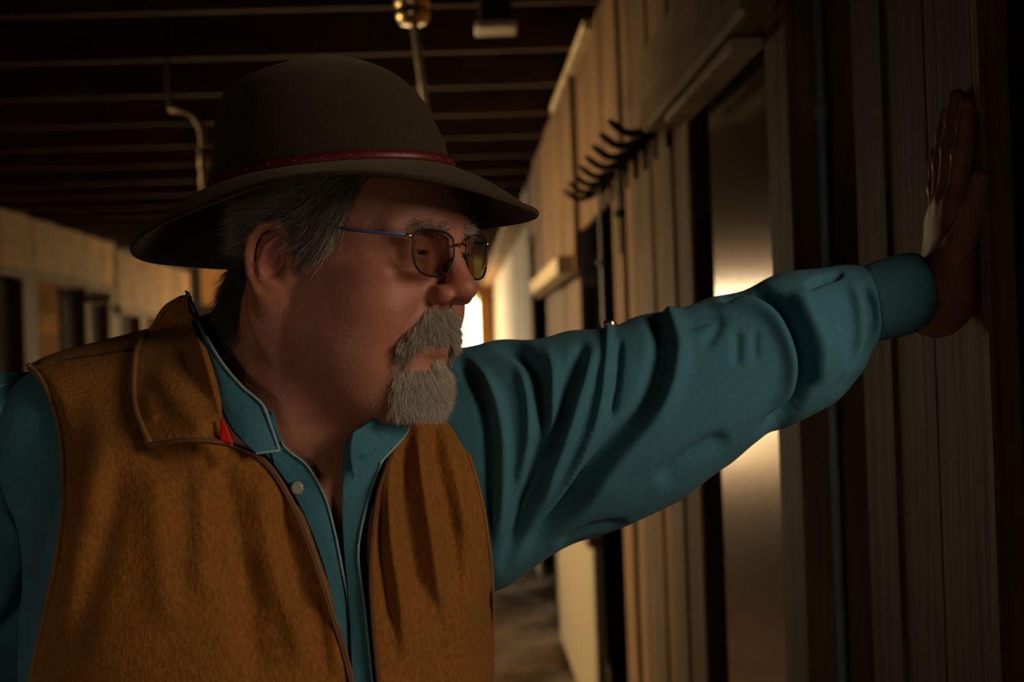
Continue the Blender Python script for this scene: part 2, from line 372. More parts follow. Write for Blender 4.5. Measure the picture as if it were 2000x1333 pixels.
# ------------------------------------------------------------------ far end wall with its doorway
wb = empty('wall_back', (-1, YE, 0), kind='structure', label='far gable wall around the bright open doorway')
for x in np.arange(XL - 0.2, XW + 0.3, 0.2): box('plank', x + 0.002, x + 0.198, YE, YE + 0.03, 2.24, ZC + 0.24, M_orange, wb, 0.004)
box('outer_wall', -6.4, -2.75, YE + 0.03, YE + 0.1, 0, ZC + 0.3, M_dark, wb, 0); box('outer_wall', XW - 0.05, 3.8, YE + 0.03, YE + 0.1, 0, ZC + 0.3, M_dark, wb, 0)
box('jamb', 0.29, 0.45, YE - 0.12, YE + 0.04, 0, 2.24, M_orange, wb, 0.008)
box('jamb', -2.76, -2.62, YE - 0.1, YE + 0.04, 0, 2.24, M_orange, wb, 0.008)
box('lintel', -2.76, 0.45, YE - 0.12, YE, 2.24, 2.40, M_orange, wb, 0.008)
adopt(wb)

# ------------------------------------------------------------------ tree outside
tree = empty('tree', (0.9, 34, 0), 'pale green leafy tree in the glare outside the far doorway', 'tree')
M_bark = plain('bark', (0.16, 0.11, 0.07), 0.9); M_leaf = plain('leaf_green', (0.42, 0.55, 0.30), 0.7)
tube('trunk', [(0.9, 34, -0.05), (0.95, 34, 1.4), (0.8, 34.1, 2.6), (0.85, 34, 3.8)], [0.22, 0.17, 0.14, 0.06], M_bark, tree, 10)
n = 3000; c = RNG.normal(size=(n, 3)); c /= np.linalg.norm(c, axis=1, keepdims=True); c *= (RNG.random(n)**0.4)[:, None]
c = c*np.array([2.4, 2.2, 1.5]) + np.array([0.85, 34, 4.1])
a = RNG.normal(size=(n, 3)); a /= np.linalg.norm(a, axis=1, keepdims=True); b = np.cross(a, RNG.normal(size=(n, 3))); b /= np.linalg.norm(b, axis=1, keepdims=True)
V = np.stack([c - a*0.16, c + b*0.07, c + a*0.16, c - b*0.07], 1).reshape(-1, 3)
tag(mesh_obj('leaves', V, np.arange(4*n).reshape(-1, 4), M_leaf, tree), kind='stuff'); adopt(tree)

# ------------------------------------------------------------------ things on the ceiling
def wpt(px, py, y):            # point of the picture ray at aisle distance y
    r = ray(px, py); return CAM + r * (y / r[1])
c = wpt(806, 22, 4.05)
pl = empty('pendant_lamp', tuple(c), 'brass domed pendant lamp hanging on a pale rod from the joists', 'lamp')
lathe('canopy', [(0.012, -0.040), (0.036, -0.036), (0.047, -0.022), (0.050, -0.006), (0.046, 0.008), (0.050, 0.014), (0.052, 0.05), (0.052, ZC - c[2])], c, M_brass, pl, 32)
r0 = c + np.array([0.004, 0, -0.04])
r1 = wpt(838, 262, 4.05)
tube('rod', [r0, r1], 0.0115, M_galv, pl, 12)
lathe('shade', [(0.014, 0.012), (0.03, 0.0), (0.04, -0.03), (0.043, -0.06), (0.040, -0.06), (0.01, -0.02)], r1, M_brass, pl, 32)
adopt(pl)
p0 = [wpt(a, b, 5.0) for a, b in ((330, 212), (362, 216), (380, 228), (394, 252), (398, 290), (397, 330), (397, 372))]
gp = empty('bent_pipe', tuple(p0[0]), 'pale pipe bent down from the joists left of the hat', 'pipe')
M_dull = plain('dull_pipe_metal', (0.26, 0.20, 0.12), 0.5)
tube('pipe', p0, 0.013, M_dull, gp, 12)
tube('coupling', [p0[4], p0[5]], 0.019, M_dull, gp, 12)
tube('hanger', [p0[0], (p0[0][0], p0[0][1], ZC + 0.24)], 0.006, M_iron, gp, 8)
adopt(gp)
c = wpt(968, 52, 4.4)
jb = empty('ceiling_box', tuple(c), 'dark box with a pale lit-looking flange fixed under the ceiling joists', 'box')
box('housing', c[0] - 0.05, c[0] + 0.05, c[1] - 0.05, c[1] + 0.05, c[2], ZC + 0.02, M_iron, jb, 0.004)
box('underside', c[0] - 0.064, c[0] + 0.064, c[1] - 0.064, c[1] + 0.064, c[2] - 0.016, c[2] + 0.006, M_galv, jb, 0.004)  # pale plate added to make the bottom of the box look lit
tube('cable', [(c[0] + 0.03, c[1] - 0.06, c[2] + 0.08), (c[0] + 0.034, c[1] - 0.07, ZC + 0.06)], 0.009, M_galv, jb, 8)
adopt(jb)
# ------------------------------------------------------------------ signed distance modelling
def smin(a, b, k):
    h = np.maximum(k - np.abs(a - b), 0)/k
    return np.minimum(a, b) - h*h*k*0.25
def smax(a, b, k): return -smin(-a, -b, k)
def ell(x, y, z, a, b, c):
    k0 = np.sqrt((x/a)**2 + (y/b)**2 + (z/c)**2); k1 = np.sqrt((x/a/a)**2 + (y/b/b)**2 + (z/c/c)**2) + 1e-9
    return k0*(k0 - 1)/k1
def cone(p, a, b, ra, rb):
    a = np.asarray(a, float); b = np.asarray(b, float); ab = b - a
    t = np.clip(((p - a) @ ab)/ab.dot(ab), 0, 1)
    return np.linalg.norm(p - a - t[..., None]*ab, axis=-1) - (ra + (rb - ra)*t)
def chain(p, pts, rads, k):
    d = None
    for i in range(len(pts) - 1):
        e = cone(p, pts[i], pts[i+1], rads[i], rads[i+1])
        d = e if d is None else smin(d, e, k)
    return d
def surface_net(sdf, lo, hi, h, B=8):
    lo = np.asarray(lo, float); nb = np.ceil((np.asarray(hi) - lo)/(B*h)).astype(int)
    g = np.stack(np.meshgrid(*[np.arange(n) for n in nb], indexing='ij'), -1).reshape(-1, 3)
    d = sdf(lo + (g + 0.5)*B*h)
    g = g[np.abs(d) < B*h*1.5]
    c = np.stack(np.meshgrid(*[np.arange(B+1)]*3, indexing='ij'), -1).reshape(-1, 3)
    vals = np.empty((len(g), (B+1)**3), np.float32)
    for s in range(0, len(g), 400):
        q = (lo + (g[s:s+400, None]*B + c[None])*h).reshape(-1, 3)
        vals[s:s+400] = sdf(q).reshape(-1, (B+1)**3)
    vals = vals.reshape(-1, B+1, B+1, B+1)
    corners = [(i, j, k) for i in (0, 1) for j in (0, 1) for k in (0, 1)]
    cv = np.stack([vals[:, i:B+i, j:B+j, k:B+k] for i, j, k in corners], -1)
    neg = cv < 0; act = neg.any(-1) & ~neg.all(-1)
    bi, ci, cj, ck = np.nonzero(act); cv = cv[act]
    ijk = g[bi]*B + np.stack([ci, cj, ck], -1)
    acc = np.zeros((len(cv), 3)); cnt = np.zeros(len(cv)); co = np.array(corners, float)
    for a in range(8):
        for b in range(a+1, 8):
            if np.abs(co[a]-co[b]).sum() != 1: continue
            m = (cv[:, a] < 0) != (cv[:, b] < 0)
            t = cv[m, a]/(cv[m, a] - cv[m, b])
            acc[m] += co[a] + t[:, None]*(co[b]-co[a]); cnt[m] += 1
    V = lo + (ijk + acc/cnt[:, None])*h
    dims = nb*B + 2
    key = (ijk[:, 0]*dims[1] + ijk[:, 1])*dims[2] + ijk[:, 2]
    order = np.argsort(key); sk = key[order]
    def look(q):
        k = (q[:, 0]*dims[1] + q[:, 1])*dims[2] + q[:, 2]
        i = np.clip(np.searchsorted(sk, k), 0, len(sk)-1)
        return np.where(sk[i] == k, order[i], -1)
    F = []
    for ax in range(3):
        idx = [4, 2, 1][ax]
        m = (cv[:, 0] < 0) != (cv[:, idx] < 0)
        b = np.eye(3, dtype=int)[(ax+1) % 3]; c2 = np.eye(3, dtype=int)[(ax+2) % 3]; q = ijk[m]
        f = np.stack([look(q), look(q-b), look(q-b-c2), look(q-c2)], -1)
        flip = cv[m, 0] < 0
        f[~flip] = f[~flip][:, ::-1]
        F.append(f[(f >= 0).all(1)])
    return V, np.concatenate(F)
def grad(sdf, p, e=0.002):
    g = np.stack([sdf(p + np.eye(3)[i]*e) - sdf(p - np.eye(3)[i]*e) for i in range(3)], -1)
    return g/(np.linalg.norm(g, axis=-1, keepdims=True) + 1e-9)

# ------------------------------------------------------------------ head frame (cm: F forward, R the man's right, U up)
YAW = math.radians(58); PITCH = math.radians(-4.0)
_F0 = CR*math.sin(YAW) - CF*math.cos(YAW)
HR = -CR*math.cos(YAW) - CF*math.sin(YAW)
HF = _F0*math.cos(PITCH) + CU*math.sin(PITCH); HU = CU*math.cos(PITCH) - _F0*math.sin(PITCH)
H0 = P(567, 527, 1.138) - 0.073*HR
HM = np.stack([HF, HR, HU])
def to_head(p): return (np.asarray(p) - H0) @ HM.T * 100
def from_head(q): return H0 + (np.asarray(q, float)/100) @ HM
def ear_sdf(q):
    f, r, u = q[..., 0], np.abs(q[..., 1]), q[..., 2]
    e1 = -(f - 0.3)*0.93 + 0.20*u                                   # backwards
    s = 0.50                                          # how far the ear stands away
    out = r - 7.15 - s*np.clip(e1, -1, 4)
    p = np.stack([e1*1.02, u, out*0.92], -1)
    hel = [(0.55, 0.5, 0.0), (0.35, 1.7, .12), (0.75, 2.9, .2), (1.7, 3.55, .25), (2.7, 3.3, .25), (3.3, 2.3, .22), (3.3, 1.0, .2), (2.9, -0.5, .2), (2.1, -1.7, .15), (1.3, -2.5, .1)]
    d = ell(e1 - 1.65, u - 0.5, out + 0.42, 1.75, 3.05, 0.30)
    d = smin(d, chain(p, hel, [0.3, .3, .33, .36, .38, .36, .33, .3, .3, .3], .1), 0.22)
    anti = [(1.5, 2.7, 0.0), (2.2, 1.7, .12), (2.3, 0.4, .2), (1.85, -0.8, .2), (1.15, -1.35, .12)]
    d = smin(d, chain(p, anti, [.24, .3, .34, .34, .3], .1), 0.25)
    d = smin(d, ell(e1 - 1.0, u + 2.6, out + .05, 0.82, 0.80, 0.42), 0.3)
    d = smax(d, -ell(e1 - 1.2, u - 0.05, out - 0.1, 0.82, 1.15, 0.95), 0.18)
    d = smin(d, ell(e1 - 0.15, u + 0.35, out + 0.1, 0.42, 0.6, 0.42), 0.25)
    return d
def head_sdf(q):
    f, r, u = q[..., 0], np.abs(q[..., 1]), q[..., 2]
    p = np.stack([f, r, u], -1)
    d = ell(f - 0.2, r, u - 5.2, 9.5, 7.5, 8.6)
    d = smin(d, ell(f - 4.7, r, u - 5.6, 5.7, 6.4, 4.6), 1.6)      # forehead
    d = smin(d, ell(f - 4.1, r, u + 1.2, 5.7, 6.1, 7.8), 2.2)
    d = smin(d, ell(f - 4.9, r, u + 6.8, 4.7, 4.7, 3.4), 1.8)
    d = smin(d, ell(f - 2.8, r - 4.0, u + 6.0, 4.2, 3.0, 3.6), 1.8)      # jowl
    d = smin(d, ell(f - 6.2, r - 3.4, u + 2.6, 2.9, 2.6, 2.7), 1.4)      # cheek
    d = smin(d, ell(f - 5.8, r - 5.0, u - 0.2, 2.6, 1.3, 1.2), 1.6)      # cheekbone
    d = smin(d, ell(f - 1.4, r - 5.1, u + 1.5, 2.6, 1.6, 4.0), 2.0)      # in front of the ear
    d = smin(d, ell(f - 4.2, r - 4.4, u + 3.0, 3.6, 2.2, 4.2), 2.0)      # full cheek
    d = smin(d, ell(f + 6.3, r, u + 2.3, 4.6, 5.6, 4.6), 2.0)             # nape
    d = smin(d, cone(p, (10.0, 0.9, 3.7), (8.0, 4.6, 4.0), 0.85, 0.8), 1.2)  # brow
    d = smax(d, -ell(f - 10.9, r - 3.2, u - 2.1, 2.1, 1.9, 1.1), 1.0)    # socket
    lid = np.sqrt((f - 8.7)**2 + (r - 2.95)**2 + (u - 2.0)**2) - 1.45
    slit = ell(f - 10.05, r - 2.9, u - 1.95, 1.2, 1.1, 0.15)
    d = smin(d, smax(lid, -slit, 0.1), 0.35)
    d = smin(d, ell(f - 8.9, r - 3.3, u - 0.5, 1.1, 1.5, 0.55), 0.7)      # bag under the eye
    d = smin(d, ell(f - 8.8, r - 3.5, u - 3.1, 1.1, 1.5, 0.5), 0.6)       # hood of the upper lid
    d = smin(d, cone(p, (9.9, 0, 3.0), (11.8, 0, -0.5), 0.75, 0.95), 1.0)   # nose bridge
    d = smin(d, ell(f - 11.55, r, u + 0.72, 1.35, 1.2, 1.0), 0.6)
    d = smin(d, ell(f - 10.55, r - 1.38, u + 1.3, 1.25, 0.72, 0.85), 0.4)
    d = smax(d, -ell(f - 11.05, r - 0.85, u + 2.0, 0.95, 0.50, 0.62), 0.12)
    d = smin(d, ell(f - 7.9, r, u + 4.3, 2.1, 2.9, 2.4), 1.2)           # muzzle
    d = smin(d, chain(p, [(9.75, 0, -4.75), (9.55, 0.9, -4.75), (8.6, 2.3, -5.1)], [.5, .48, .25], .2), 0.35)
    d = smin(d, chain(p, [(9.75, 0, -5.85), (9.45, 0.9, -5.8), (8.6, 2.2, -5.4)], [.58, .52, .25], .2), 0.35)
    d = smax(d, -chain(p, [(10.6, 0, -5.28), (10.1, 1.0, -5.28), (8.9, 2.5, -5.25)], [.1, .1, .08], .05), 0.12)
    d = smin(d, ell(f - 7.6, r, u + 8.7, 1.9, 2.1, 1.7), 1.4)            # chin
    d = smin(d, ell(f - 4.0, r, u + 9.6, 5.0, 4.9, 3.1), 2.0)            # double chin
    # creases
    def crease(pts, w, a):
        e = chain(p, pts, [0]*len(pts), 0.02); return a*np.exp(-(e/w)**2)
    d = d + crease([(10.2, 1.9, -1.2), (9.5, 2.8, -2.6), (8.4, 3.7, -4.6)], 0.5, 0.22)
    d = d + crease([(8.9, 2.2, 0.15), (8.6, 3.5, -0.25), (7.6, 4.7, 0.0)], 0.28, 0.13)
    d = d + crease([(7.4, 4.9, 1.9), (6.2, 6.0, 1.2)], 0.16, 0.07)
    d = d + crease([(7.3, 5.0, 2.4), (6.1, 6.1, 2.3)], 0.16, 0.07)
    d = d + crease([(9.7, 0.5, 3.5), (9.9, 0.6, 4.8)], 0.25, 0.1)
    return smin(d, ear_sdf(q), 0.25)

# ------------------------------------------------------------------ torso frame
TYAW = math.radians(20)
TF = np.array([math.sin(TYAW), -math.cos(TYAW), 0]); TS = np.array([math.cos(TYAW), math.sin(TYAW), 0]); TU = np.array([0, 0, 1.0])
T0 = P(500, 900, 1.30)
TM = np.stack([TS, TF, TU])
def to_torso(p): return (np.asarray(p) - T0) @ TM.T
def from_torso(q): return T0 + np.asarray(q, float) @ TM
NECK_LO = P(590, 890, 1.255); NECK_HI = from_head((-2.6, 0, -4.0))
def torso_sdf(p):
    q = to_torso(p); s, f, u = q[..., 0], q[..., 1], q[..., 2]
    d = ell(s, f, u + 0.13, 0.205, 0.145, 0.25)
    d = smin(d, cone(q, (-0.165, -0.02, 0.022), (0.165, -0.02, 0.03), 0.062, 0.07), 0.08)
    d = smin(d, ell(s, f - 0.02, u + 0.38, 0.196, 0.165, 0.30), 0.12)
    d = smin(d, ell(np.abs(s) - 0.085, f - 0.09, u + 0.06, 0.10, 0.055, 0.10), 0.06)
    nb = to_torso(NECK_LO)
    d = smin(d, cone(q, (-0.14, -0.03, 0.034), tuple(nb*0.6 + np.array([-0.01, -0.03, 0.032])), 0.050, 0.06), 0.06)
    d = smin(d, cone(q, (0.14, -0.03, 0.06), tuple(nb*0.6 + np.array([0.03, -0.03, 0.07])), 0.055, 0.06), 0.06)
    d = smin(d, ell(s, f + 0.01, u + 0.66, 0.185, 0.135, 0.16), 0.08)
    return d
def neck_sdf(p): return cone(np.asarray(p), NECK_LO, NECK_HI, 0.083, 0.078)
def skin_form(p): return np.minimum(torso_sdf(p), smin(torso_sdf(p) + 0.010, neck_sdf(p), 0.05) - 0.001)
def collar_form(p): return smin(torso_sdf(p), cone(np.asarray(p), NECK_LO + np.array([0, 0, -0.01]), NECK_HI + 0.45*(NECK_HI - NECK_LO) + np.array([-0.006, 0, -0.002]), 0.104, 0.084), 0.05)

# ------------------------------------------------------------------ left hand flat on the wall (a towards the camera, n off the wall, z up)
HW = np.array([XW, 1.336, 1.531])
def to_hand(p):
    q = np.asarray(p) - HW; return np.stack([-q[..., 1], -q[..., 0], q[..., 2]], -1)
def from_hand(h): h = np.asarray(h, float); return HW + np.stack([-h[..., 1], -h[..., 0], h[..., 2]], -1)
FINGERS = [  # base, joint, joint, tip ; radii
    ([(.030, .019, .092), (.037, .015, .137), (.040, .011, .162), (.042, .009, .182)], [.0112, .0100, .0090, .0078]),
    ([(.010, .020, .096), (.012, .016, .145), (.013, .012, .173), (.013, .009, .194)], [.0115, .0102, .0092, .0080]),
    ([(-.010, .019, .091), (-.014, .016, .136), (-.016, .012, .162), (-.017, .009, .182)], [.0108, .0096, .0086, .0075]),
    ([(-.029, .017, .081), (-.040, .014, .115), (-.046, .011, .134), (-.050, .0085, .150)], [.0098, .0085, .0076, .0067])]
THUMB = ([(.024, .028, .018), (.048, .024, .052), (.064, .016, .083), (.073, .011, .110)], [.0165, .0135, .0115, .0092])
def hand_core(h):
    d = None
    wrist = [(.022, .024, .0), (.008, .025, .0), (-.008, .024, .0), (-.022, .022, .0)]
    for (pts, _), w in zip(FINGERS, wrist):
        e = cone(h, w, pts[0], .0165, .0135); d = e if d is None else smin(d, e, .014)
    d = smin(d, ell(h[..., 0] - .030, h[..., 1] - .022, h[..., 2] - .030, .018, .016, .034), .012)
    d = smin(d, ell(h[..., 0] + .026, h[..., 1] - .019, h[..., 2] - .028, .014, .014, .034), .012)
    for pts, rr in FINGERS: d = smin(d, chain(h, pts, rr, .003), .006)
    d = smin(d, chain(h, THUMB[0], THUMB[1], .004), .010)
    for pts, rr in FINGERS:                               # knuckle swellings
        for j in (1, 2):
            d = smin(d, np.linalg.norm(h - np.array(pts[j]), axis=-1) - rr[j]*0.99, .004)
    return d
def hand_sdf(p):
    h = to_hand(p); d = hand_core(h)
    # wrist and forearm, coming away from the wall towards the shoulder
    d = smin(d, chain(np.asarray(p), [from_hand((0.0, .036, -.004)), WR1, WR2], [.0270, .0230, .024], .02), .026)
    d = smax(d, .0015 - h[..., 1], .002)                  # palm and fingers bear on the boards
    return d
WR1 = P(1800, 572, 1.328); WR2 = P(1600, 650, 1.328)
ELB = P(1470, 715, 1.325); SHL = P(930, 880, 1.33)
def arm_sdf(p): return chain(np.asarray(p), [WR2, ELB, SHL, from_torso((0.10, -0.02, 0.02))], [.024, .036, .055, .06], .02)
def body_sdf(p):
    p = np.asarray(p)
    q = to_head(p)
    big = np.linalg.norm(q - np.array([2, 0, 0]), axis=-1)/100
    d = np.full(p.shape[:-1], 9.0)
    m = big < 0.22
    if m.any(): d[m] = head_sdf(q[m])/100
    d[~m] = np.minimum(d[~m], big[~m] - 0.135)
    t = smin(torso_sdf(p) + 0.010, neck_sdf(p), 0.05)
    d = smin(d, t, 0.022)
    hb = np.linalg.norm(to_hand(p) - np.array([0, .03, .08]), axis=-1)
    a = arm_sdf(p); mh = hb < 0.35
    if mh.any(): a[mh] = smin(a[mh], hand_sdf(p[mh]), .01)
    return np.minimum(d, smin(d, a, 0.03))
# ------------------------------------------------------------------ materials of the man
def skin_mat():
    k = N('skin'); v = k.coords('Object', (1, 1, 1))
    at = k.n('ShaderNodeVertexColor'); at.layer_name = 'tone'
    f = k.noise(v, 55, 5, 0.6); f2 = k.noise(v, 420, 3, 0.6)
    c = k.mix(0.5, at.outputs['Color'], k.ramp(f, [(0.3, (0.70, 0.60, 0.56)), (0.7, (1.12, 1.10, 1.06))]), 'MULTIPLY')
    k.bump(k.mix(0.6, f, f2), 0.5, 0.0014)
    k.base(c, 0.48, Subsurface_Weight=0.12, Subsurface_Scale=0.006, Specular_IOR_Level=0.4)
    k.b.inputs['Subsurface Radius'].default_value = (1.0, 0.35, 0.2)
    return k.m
M_skin = skin_mat()
def cloth(name, a, b, scale, bump, rough=0.9, sheen=0.2, stretch=(1, 1, 1), tint=None):
    k = N(name); v = k.coords('Object', stretch)
    f = k.noise(v, scale, 4, 0.65); g = k.noise(v, scale*0.08, 4, 0.6)
    c = k.ramp(f, [(0.3, a), (0.7, b)]); c = k.mix(0.3, c, k.ramp(g, [(0.3, (0.78, 0.78, 0.78)), (0.7, (1.12, 1.12, 1.12))]), 'MULTIPLY')
    k.bump(f, bump, 0.002)
    k.base(c, rough, Sheen_Weight=sheen, Sheen_Roughness=0.6, Specular_IOR_Level=0.15)
    if tint: k.b.inputs['Sheen Tint'].default_value = tuple(tint) + (1,)
    return k.m
M_shirt = cloth('teal_chambray', (0.038, 0.148, 0.192), (0.070, 0.215, 0.272), 520, 0.25, sheen=0.05)
M_hem = cloth('pale_shirt_hem', (0.16, 0.30, 0.33), (0.30, 0.42, 0.44), 520, 0.25, sheen=0.05)
M_vest = cloth('tan_fleece', (0.20, 0.072, 0.011), (0.34, 0.134, 0.023), 300, 0.9, sheen=0.12, stretch=(1, 1, 0.55), tint=(1, 0.7, 0.35))
M_felt = cloth('brown_felt', (0.021, 0.0128, 0.0058), (0.037, 0.0235, 0.0108), 420, 0.4, sheen=0.15, tint=(0.8, 0.65, 0.45))
M_band = plain('red_leather', (0.095, 0.006, 0.008), 0.45)
M_red = plain('red_cloth', (0.85, 0.002, 0.006), 0.7)
M_zip = plain('brown_zip', (0.16, 0.065, 0.016), 0.55)
M_piping = cloth('fleece_edge', (0.20, 0.085, 0.02), (0.32, 0.145, 0.035), 400, 0.5, sheen=0.1)
M_pearl = plain('grey_snap_button', (0.30, 0.27, 0.23), 0.25)
M_denim = cloth('dark_denim', (0.015, 0.02, 0.035), (0.03, 0.04, 0.06), 500, 0.3)
M_boot = plain('brown_boot_leather', (0.06, 0.03, 0.015), 0.5)

# ------------------------------------------------------------------ the man
feet = np.array([T0[0] - 0.03, T0[1] + 0.02, 0.0])
man = empty('person', tuple(feet), 'man in tan fleece vest and teal shirt leaning one hand on the plank wall', 'person')
def inpoly(pts, poly):
    poly = np.asarray(poly, float); x, y = pts[:, 0], pts[:, 1]; c = np.zeros(len(pts), bool); j = len(poly) - 1
    for i in range(len(poly)):
        xi, yi = poly[i]; xj, yj = poly[j]
        c ^= ((yi > y) != (yj > y)) & (x < (xj - xi)*(y - yi)/(yj - yi + 1e-12) + xi); j = i
    return c
LO = np.array([-0.32, 0.98, 1.10]); HI = np.array([0.50, 1.52, 1.80])
V, F = surface_net(body_sdf, LO, HI, 0.0022)
# his other hand hangs at his side, below the picture
RW = P(-82.0, 1640.0, 1.28)
V2, F2 = surface_net(lambda h: smin(hand_core(h), cone(h, (0, .026, -.13), (0, .025, -.002), .036, .028), .015), np.array([-.10, -.05, -.16]), np.array([.12, .10, .23]), 0.003)
V2 = RW + np.stack([-V2[:, 1] + .025, -V2[:, 0], -V2[:, 2]], 1)
V = np.r_[V, V2]; F = np.r_[F, F2 + len(V) - len(V2)]
body = mesh_obj('body', V, F, M_skin, man, smooth=True)
q = to_head(V); qa = q.copy(); qa[:, 1] = np.abs(qa[:, 1])
tone = np.tile(np.array([0.45, 0.188, 0.122]), (len(V), 1))
def blob(c, r, col, w):
    g = np.exp(-(np.linalg.norm((qa - np.array(c))/np.array(r), axis=1)**2))[:, None]*w
    tone[:] = tone*(1 - g) + np.array(col)*g
blob((11.4, 0, -0.9), (2.0, 2.2, 2.2), (0.46, 0.13, 0.085), 0.8)
blob((7.5, 5.0, -2.2), (3.0, 3.0, 2.6), (0.47, 0.16, 0.095), 0.65)
blob((-1.5, 8.5, 0.5), (2.5, 2.5, 4.0), (0.48, 0.16, 0.10), 0.7)
blob((10.4, 0, -5.3), (1.2, 2.2, 0.9), (0.42, 0.14, 0.11), 0.8)
blob((9.0, 3.2, 1.8), (1.5, 1.8, 1.0), (0.36, 0.16, 0.10), 0.6)
scalp = ((q[:, 2] > 3.2) & (q[:, 0] < np.minimum(2.6 + (q[:, 2]-1.2)*.95, 4.9 + (q[:, 2]-3.7)*.38)) & (np.abs(q[:, 1]) < 7.9)) | ((q[:, 0] < -4.6) & (q[:, 2] > -4.6) & (np.linalg.norm(q, axis=1) < 17))
tone[scalp] = (0.06, 0.05, 0.04)
al = body.data.color_attributes.new('tone', 'FLOAT_COLOR', 'POINT')
al.data.foreach_set('color', np.c_[tone, np.ones(len(V))].astype(np.float32).ravel())

# eyes
M_eye = plain('eye_white', (0.55, 0.48, 0.42), 0.2); M_iris = plain('iris', (0.03, 0.03, 0.03), 0.15)
for sgn in (1, -1):
    c = from_head((8.6, 2.95*sgn, 2.0))
    bm = bmesh.new(); bmesh.ops.create_uvsphere(bm, u_segments=24, v_segments=16, radius=0.0125)
    for v in bm.verts: v.co += Vector(c)
    e = bm_obj('eyeball', bm, M_eye, man, smooth=True)
    bm = bmesh.new(); bmesh.ops.create_uvsphere(bm, u_segments=16, v_segments=10, radius=0.0062)
    for v in bm.verts:
        d = np.array(v.co); d = d - HF*d.dot(HF)*0.62; v.co = Vector(c + HF*0.0108 + d)
    bm_obj('iris', bm, M_iris, e, smooth=True)

# ------------------------------------------------------------------ cloth tools
def cr(pts, n):
    """Catmull-Rom through pts, n samples by chord length"""
    p = np.asarray(pts, float); p = np.vstack([2*p[0]-p[1], p, 2*p[-1]-p[-2]])
    seg = np.linalg.norm(np.diff(p[1:-1, :2], axis=0), axis=1); cum = np.r_[0, np.cumsum(seg)]
    s = np.linspace(0, cum[-1], n); i = np.clip(np.searchsorted(cum, s, 'right') - 1, 0, len(seg)-1)
    t = ((s - cum[i])/seg[i])[:, None]
    a, b, c, d = p[i], p[i+1], p[i+2], p[i+3]
    return 0.5*((2*b) + (c-a)*t + (2*a-5*b+4*c-d)*t*t + (3*b-a-3*c+d)*t**3)
def pl_dist(xy, poly):
    """distance to a polyline and parameter 0..1 along it"""
    poly = np.asarray(poly, float); best = np.full(xy.shape[:-1], 1e9); par = np.zeros(xy.shape[:-1]); sd = np.zeros(xy.shape[:-1])
    L = np.r_[0, np.cumsum(np.linalg.norm(np.diff(poly, axis=0), axis=1))]
    for i in range(len(poly)-1):
        ab = poly[i+1]-poly[i]; t = np.clip(((xy-poly[i]) @ ab)/(ab @ ab), 0, 1)
        w = xy - poly[i] - t[..., None]*ab; e = np.linalg.norm(w, axis=-1); m = e < best
        best[m] = e[m]; par[m] = (L[i] + t[m]*(L[i+1]-L[i]))/L[-1]; sd[m] = (ab[0]*w[m][:, 1] - ab[1]*w[m][:, 0])
    return best, par, np.sign(sd)
def folds(xy, lst):
    h = np.zeros(xy.shape[:-1])
    for f in lst:
        poly, w, a = f[:3]; side = f[3] if len(f) > 3 else 0.0
        d, t, s = pl_dist(xy, cr(poly, 24))
        tp = np.clip(np.minimum(t, 1-t)/0.22, 0, 1); tp = tp*tp*(3-2*tp)
        if len(f) > 4: tp = np.where(t < 0.5, np.maximum(tp, f[4]), tp)
        h += a*np.exp(-(d/w)**2)*tp
        if side: h += -a*0.85*np.exp(-((d - w*1.5)/(w*1.0))**2)*tp*(s*side > 0)
    return h
def march(xy, sdf):
    r = ray(xy[..., 0], xy[..., 1]); t = np.full(xy.shape[:-1], 0.85); best = np.full(t.shape, 9.0); bt = t.copy()
    for _ in range(70):
        d = sdf(CAM + r*t[..., None]); m = d < best; best[m] = d[m]; bt[m] = t[m]
        t = t + np.clip(d, -0.05, 0.12)*0.8
        if t.max() > 2.2: t = np.minimum(t, 2.2)
    return CAM + r*bt[..., None]
def grid_faces(nu, nv, wrap=False):
    i = np.arange(nu*nv).reshape(nu, nv)
    if wrap: i = np.c_[i, i[:, :1]]
    return np.stack([i[:-1, :-1], i[1:, :-1], i[1:, 1:], i[:-1, 1:]], -1).reshape(-1, 4)
def smooth_grid(G, it, keep=None):
    for _ in range(it):
        A = G.copy()
        A[1:-1] = 0.5*G[1:-1] + 0.25*(G[:-2] + G[2:]); B = A.copy()
        B[:, 1:-1] = 0.5*A[:, 1:-1] + 0.25*(A[:, :-2] + A[:, 2:]); G = B
    return G
def drape(name, left, right, sdf, off, mat, parent, nu=70, nv=40, fl=(), thick=0.004, curl=None, sm=4, bow=0):
    """cloth between two edge curves (as seen), laid over a body form and folded; thick for an actual cloth edge"""
    A, B = cr(left, nu), cr(right, nu); v = np.linspace(0, 1, nv)[None, :, None]
    XY = A[:, None, :2]*(1-v) + B[:, None, :2]*v
    if bow: XY[..., 1] += bow*np.linspace(0, 1, nu)[:, None]**5*np.sin(np.pi*v[..., 0])
    G = march(XY, sdf); dep = (G - CAM) @ CF
    dep = smooth_grid(dep[..., None], sm)[..., 0]
    o = np.zeros(dep.shape) + off
    if len(fl): o = o + folds(XY, fl)
    if curl is not None: o = o + curl(np.linspace(0, 1, nu)[:, None], np.linspace(0, 1, nv)[None, :])
    G = P(XY[..., 0], XY[..., 1], dep - o)
    ob = mesh_obj(name, G.reshape(-1, 3), grid_faces(nu, nv), mat, parent, smooth=True)
    n0 = np.cross(G[1, 0]-G[0, 0], G[0, 1]-G[0, 0])
    md = ob.modifiers.new('cloth', 'SOLIDIFY'); md.thickness = thick
    md.offset = -1 if np.dot(ob.data.polygons[len(ob.data.polygons)//2].normal, CF) < 0 else 1
    return ob, G
def edge_tube(name, G, rad, mat, parent, sides=8):
    return tube(name, [tuple(p) for p in G], rad, mat, parent, sides)
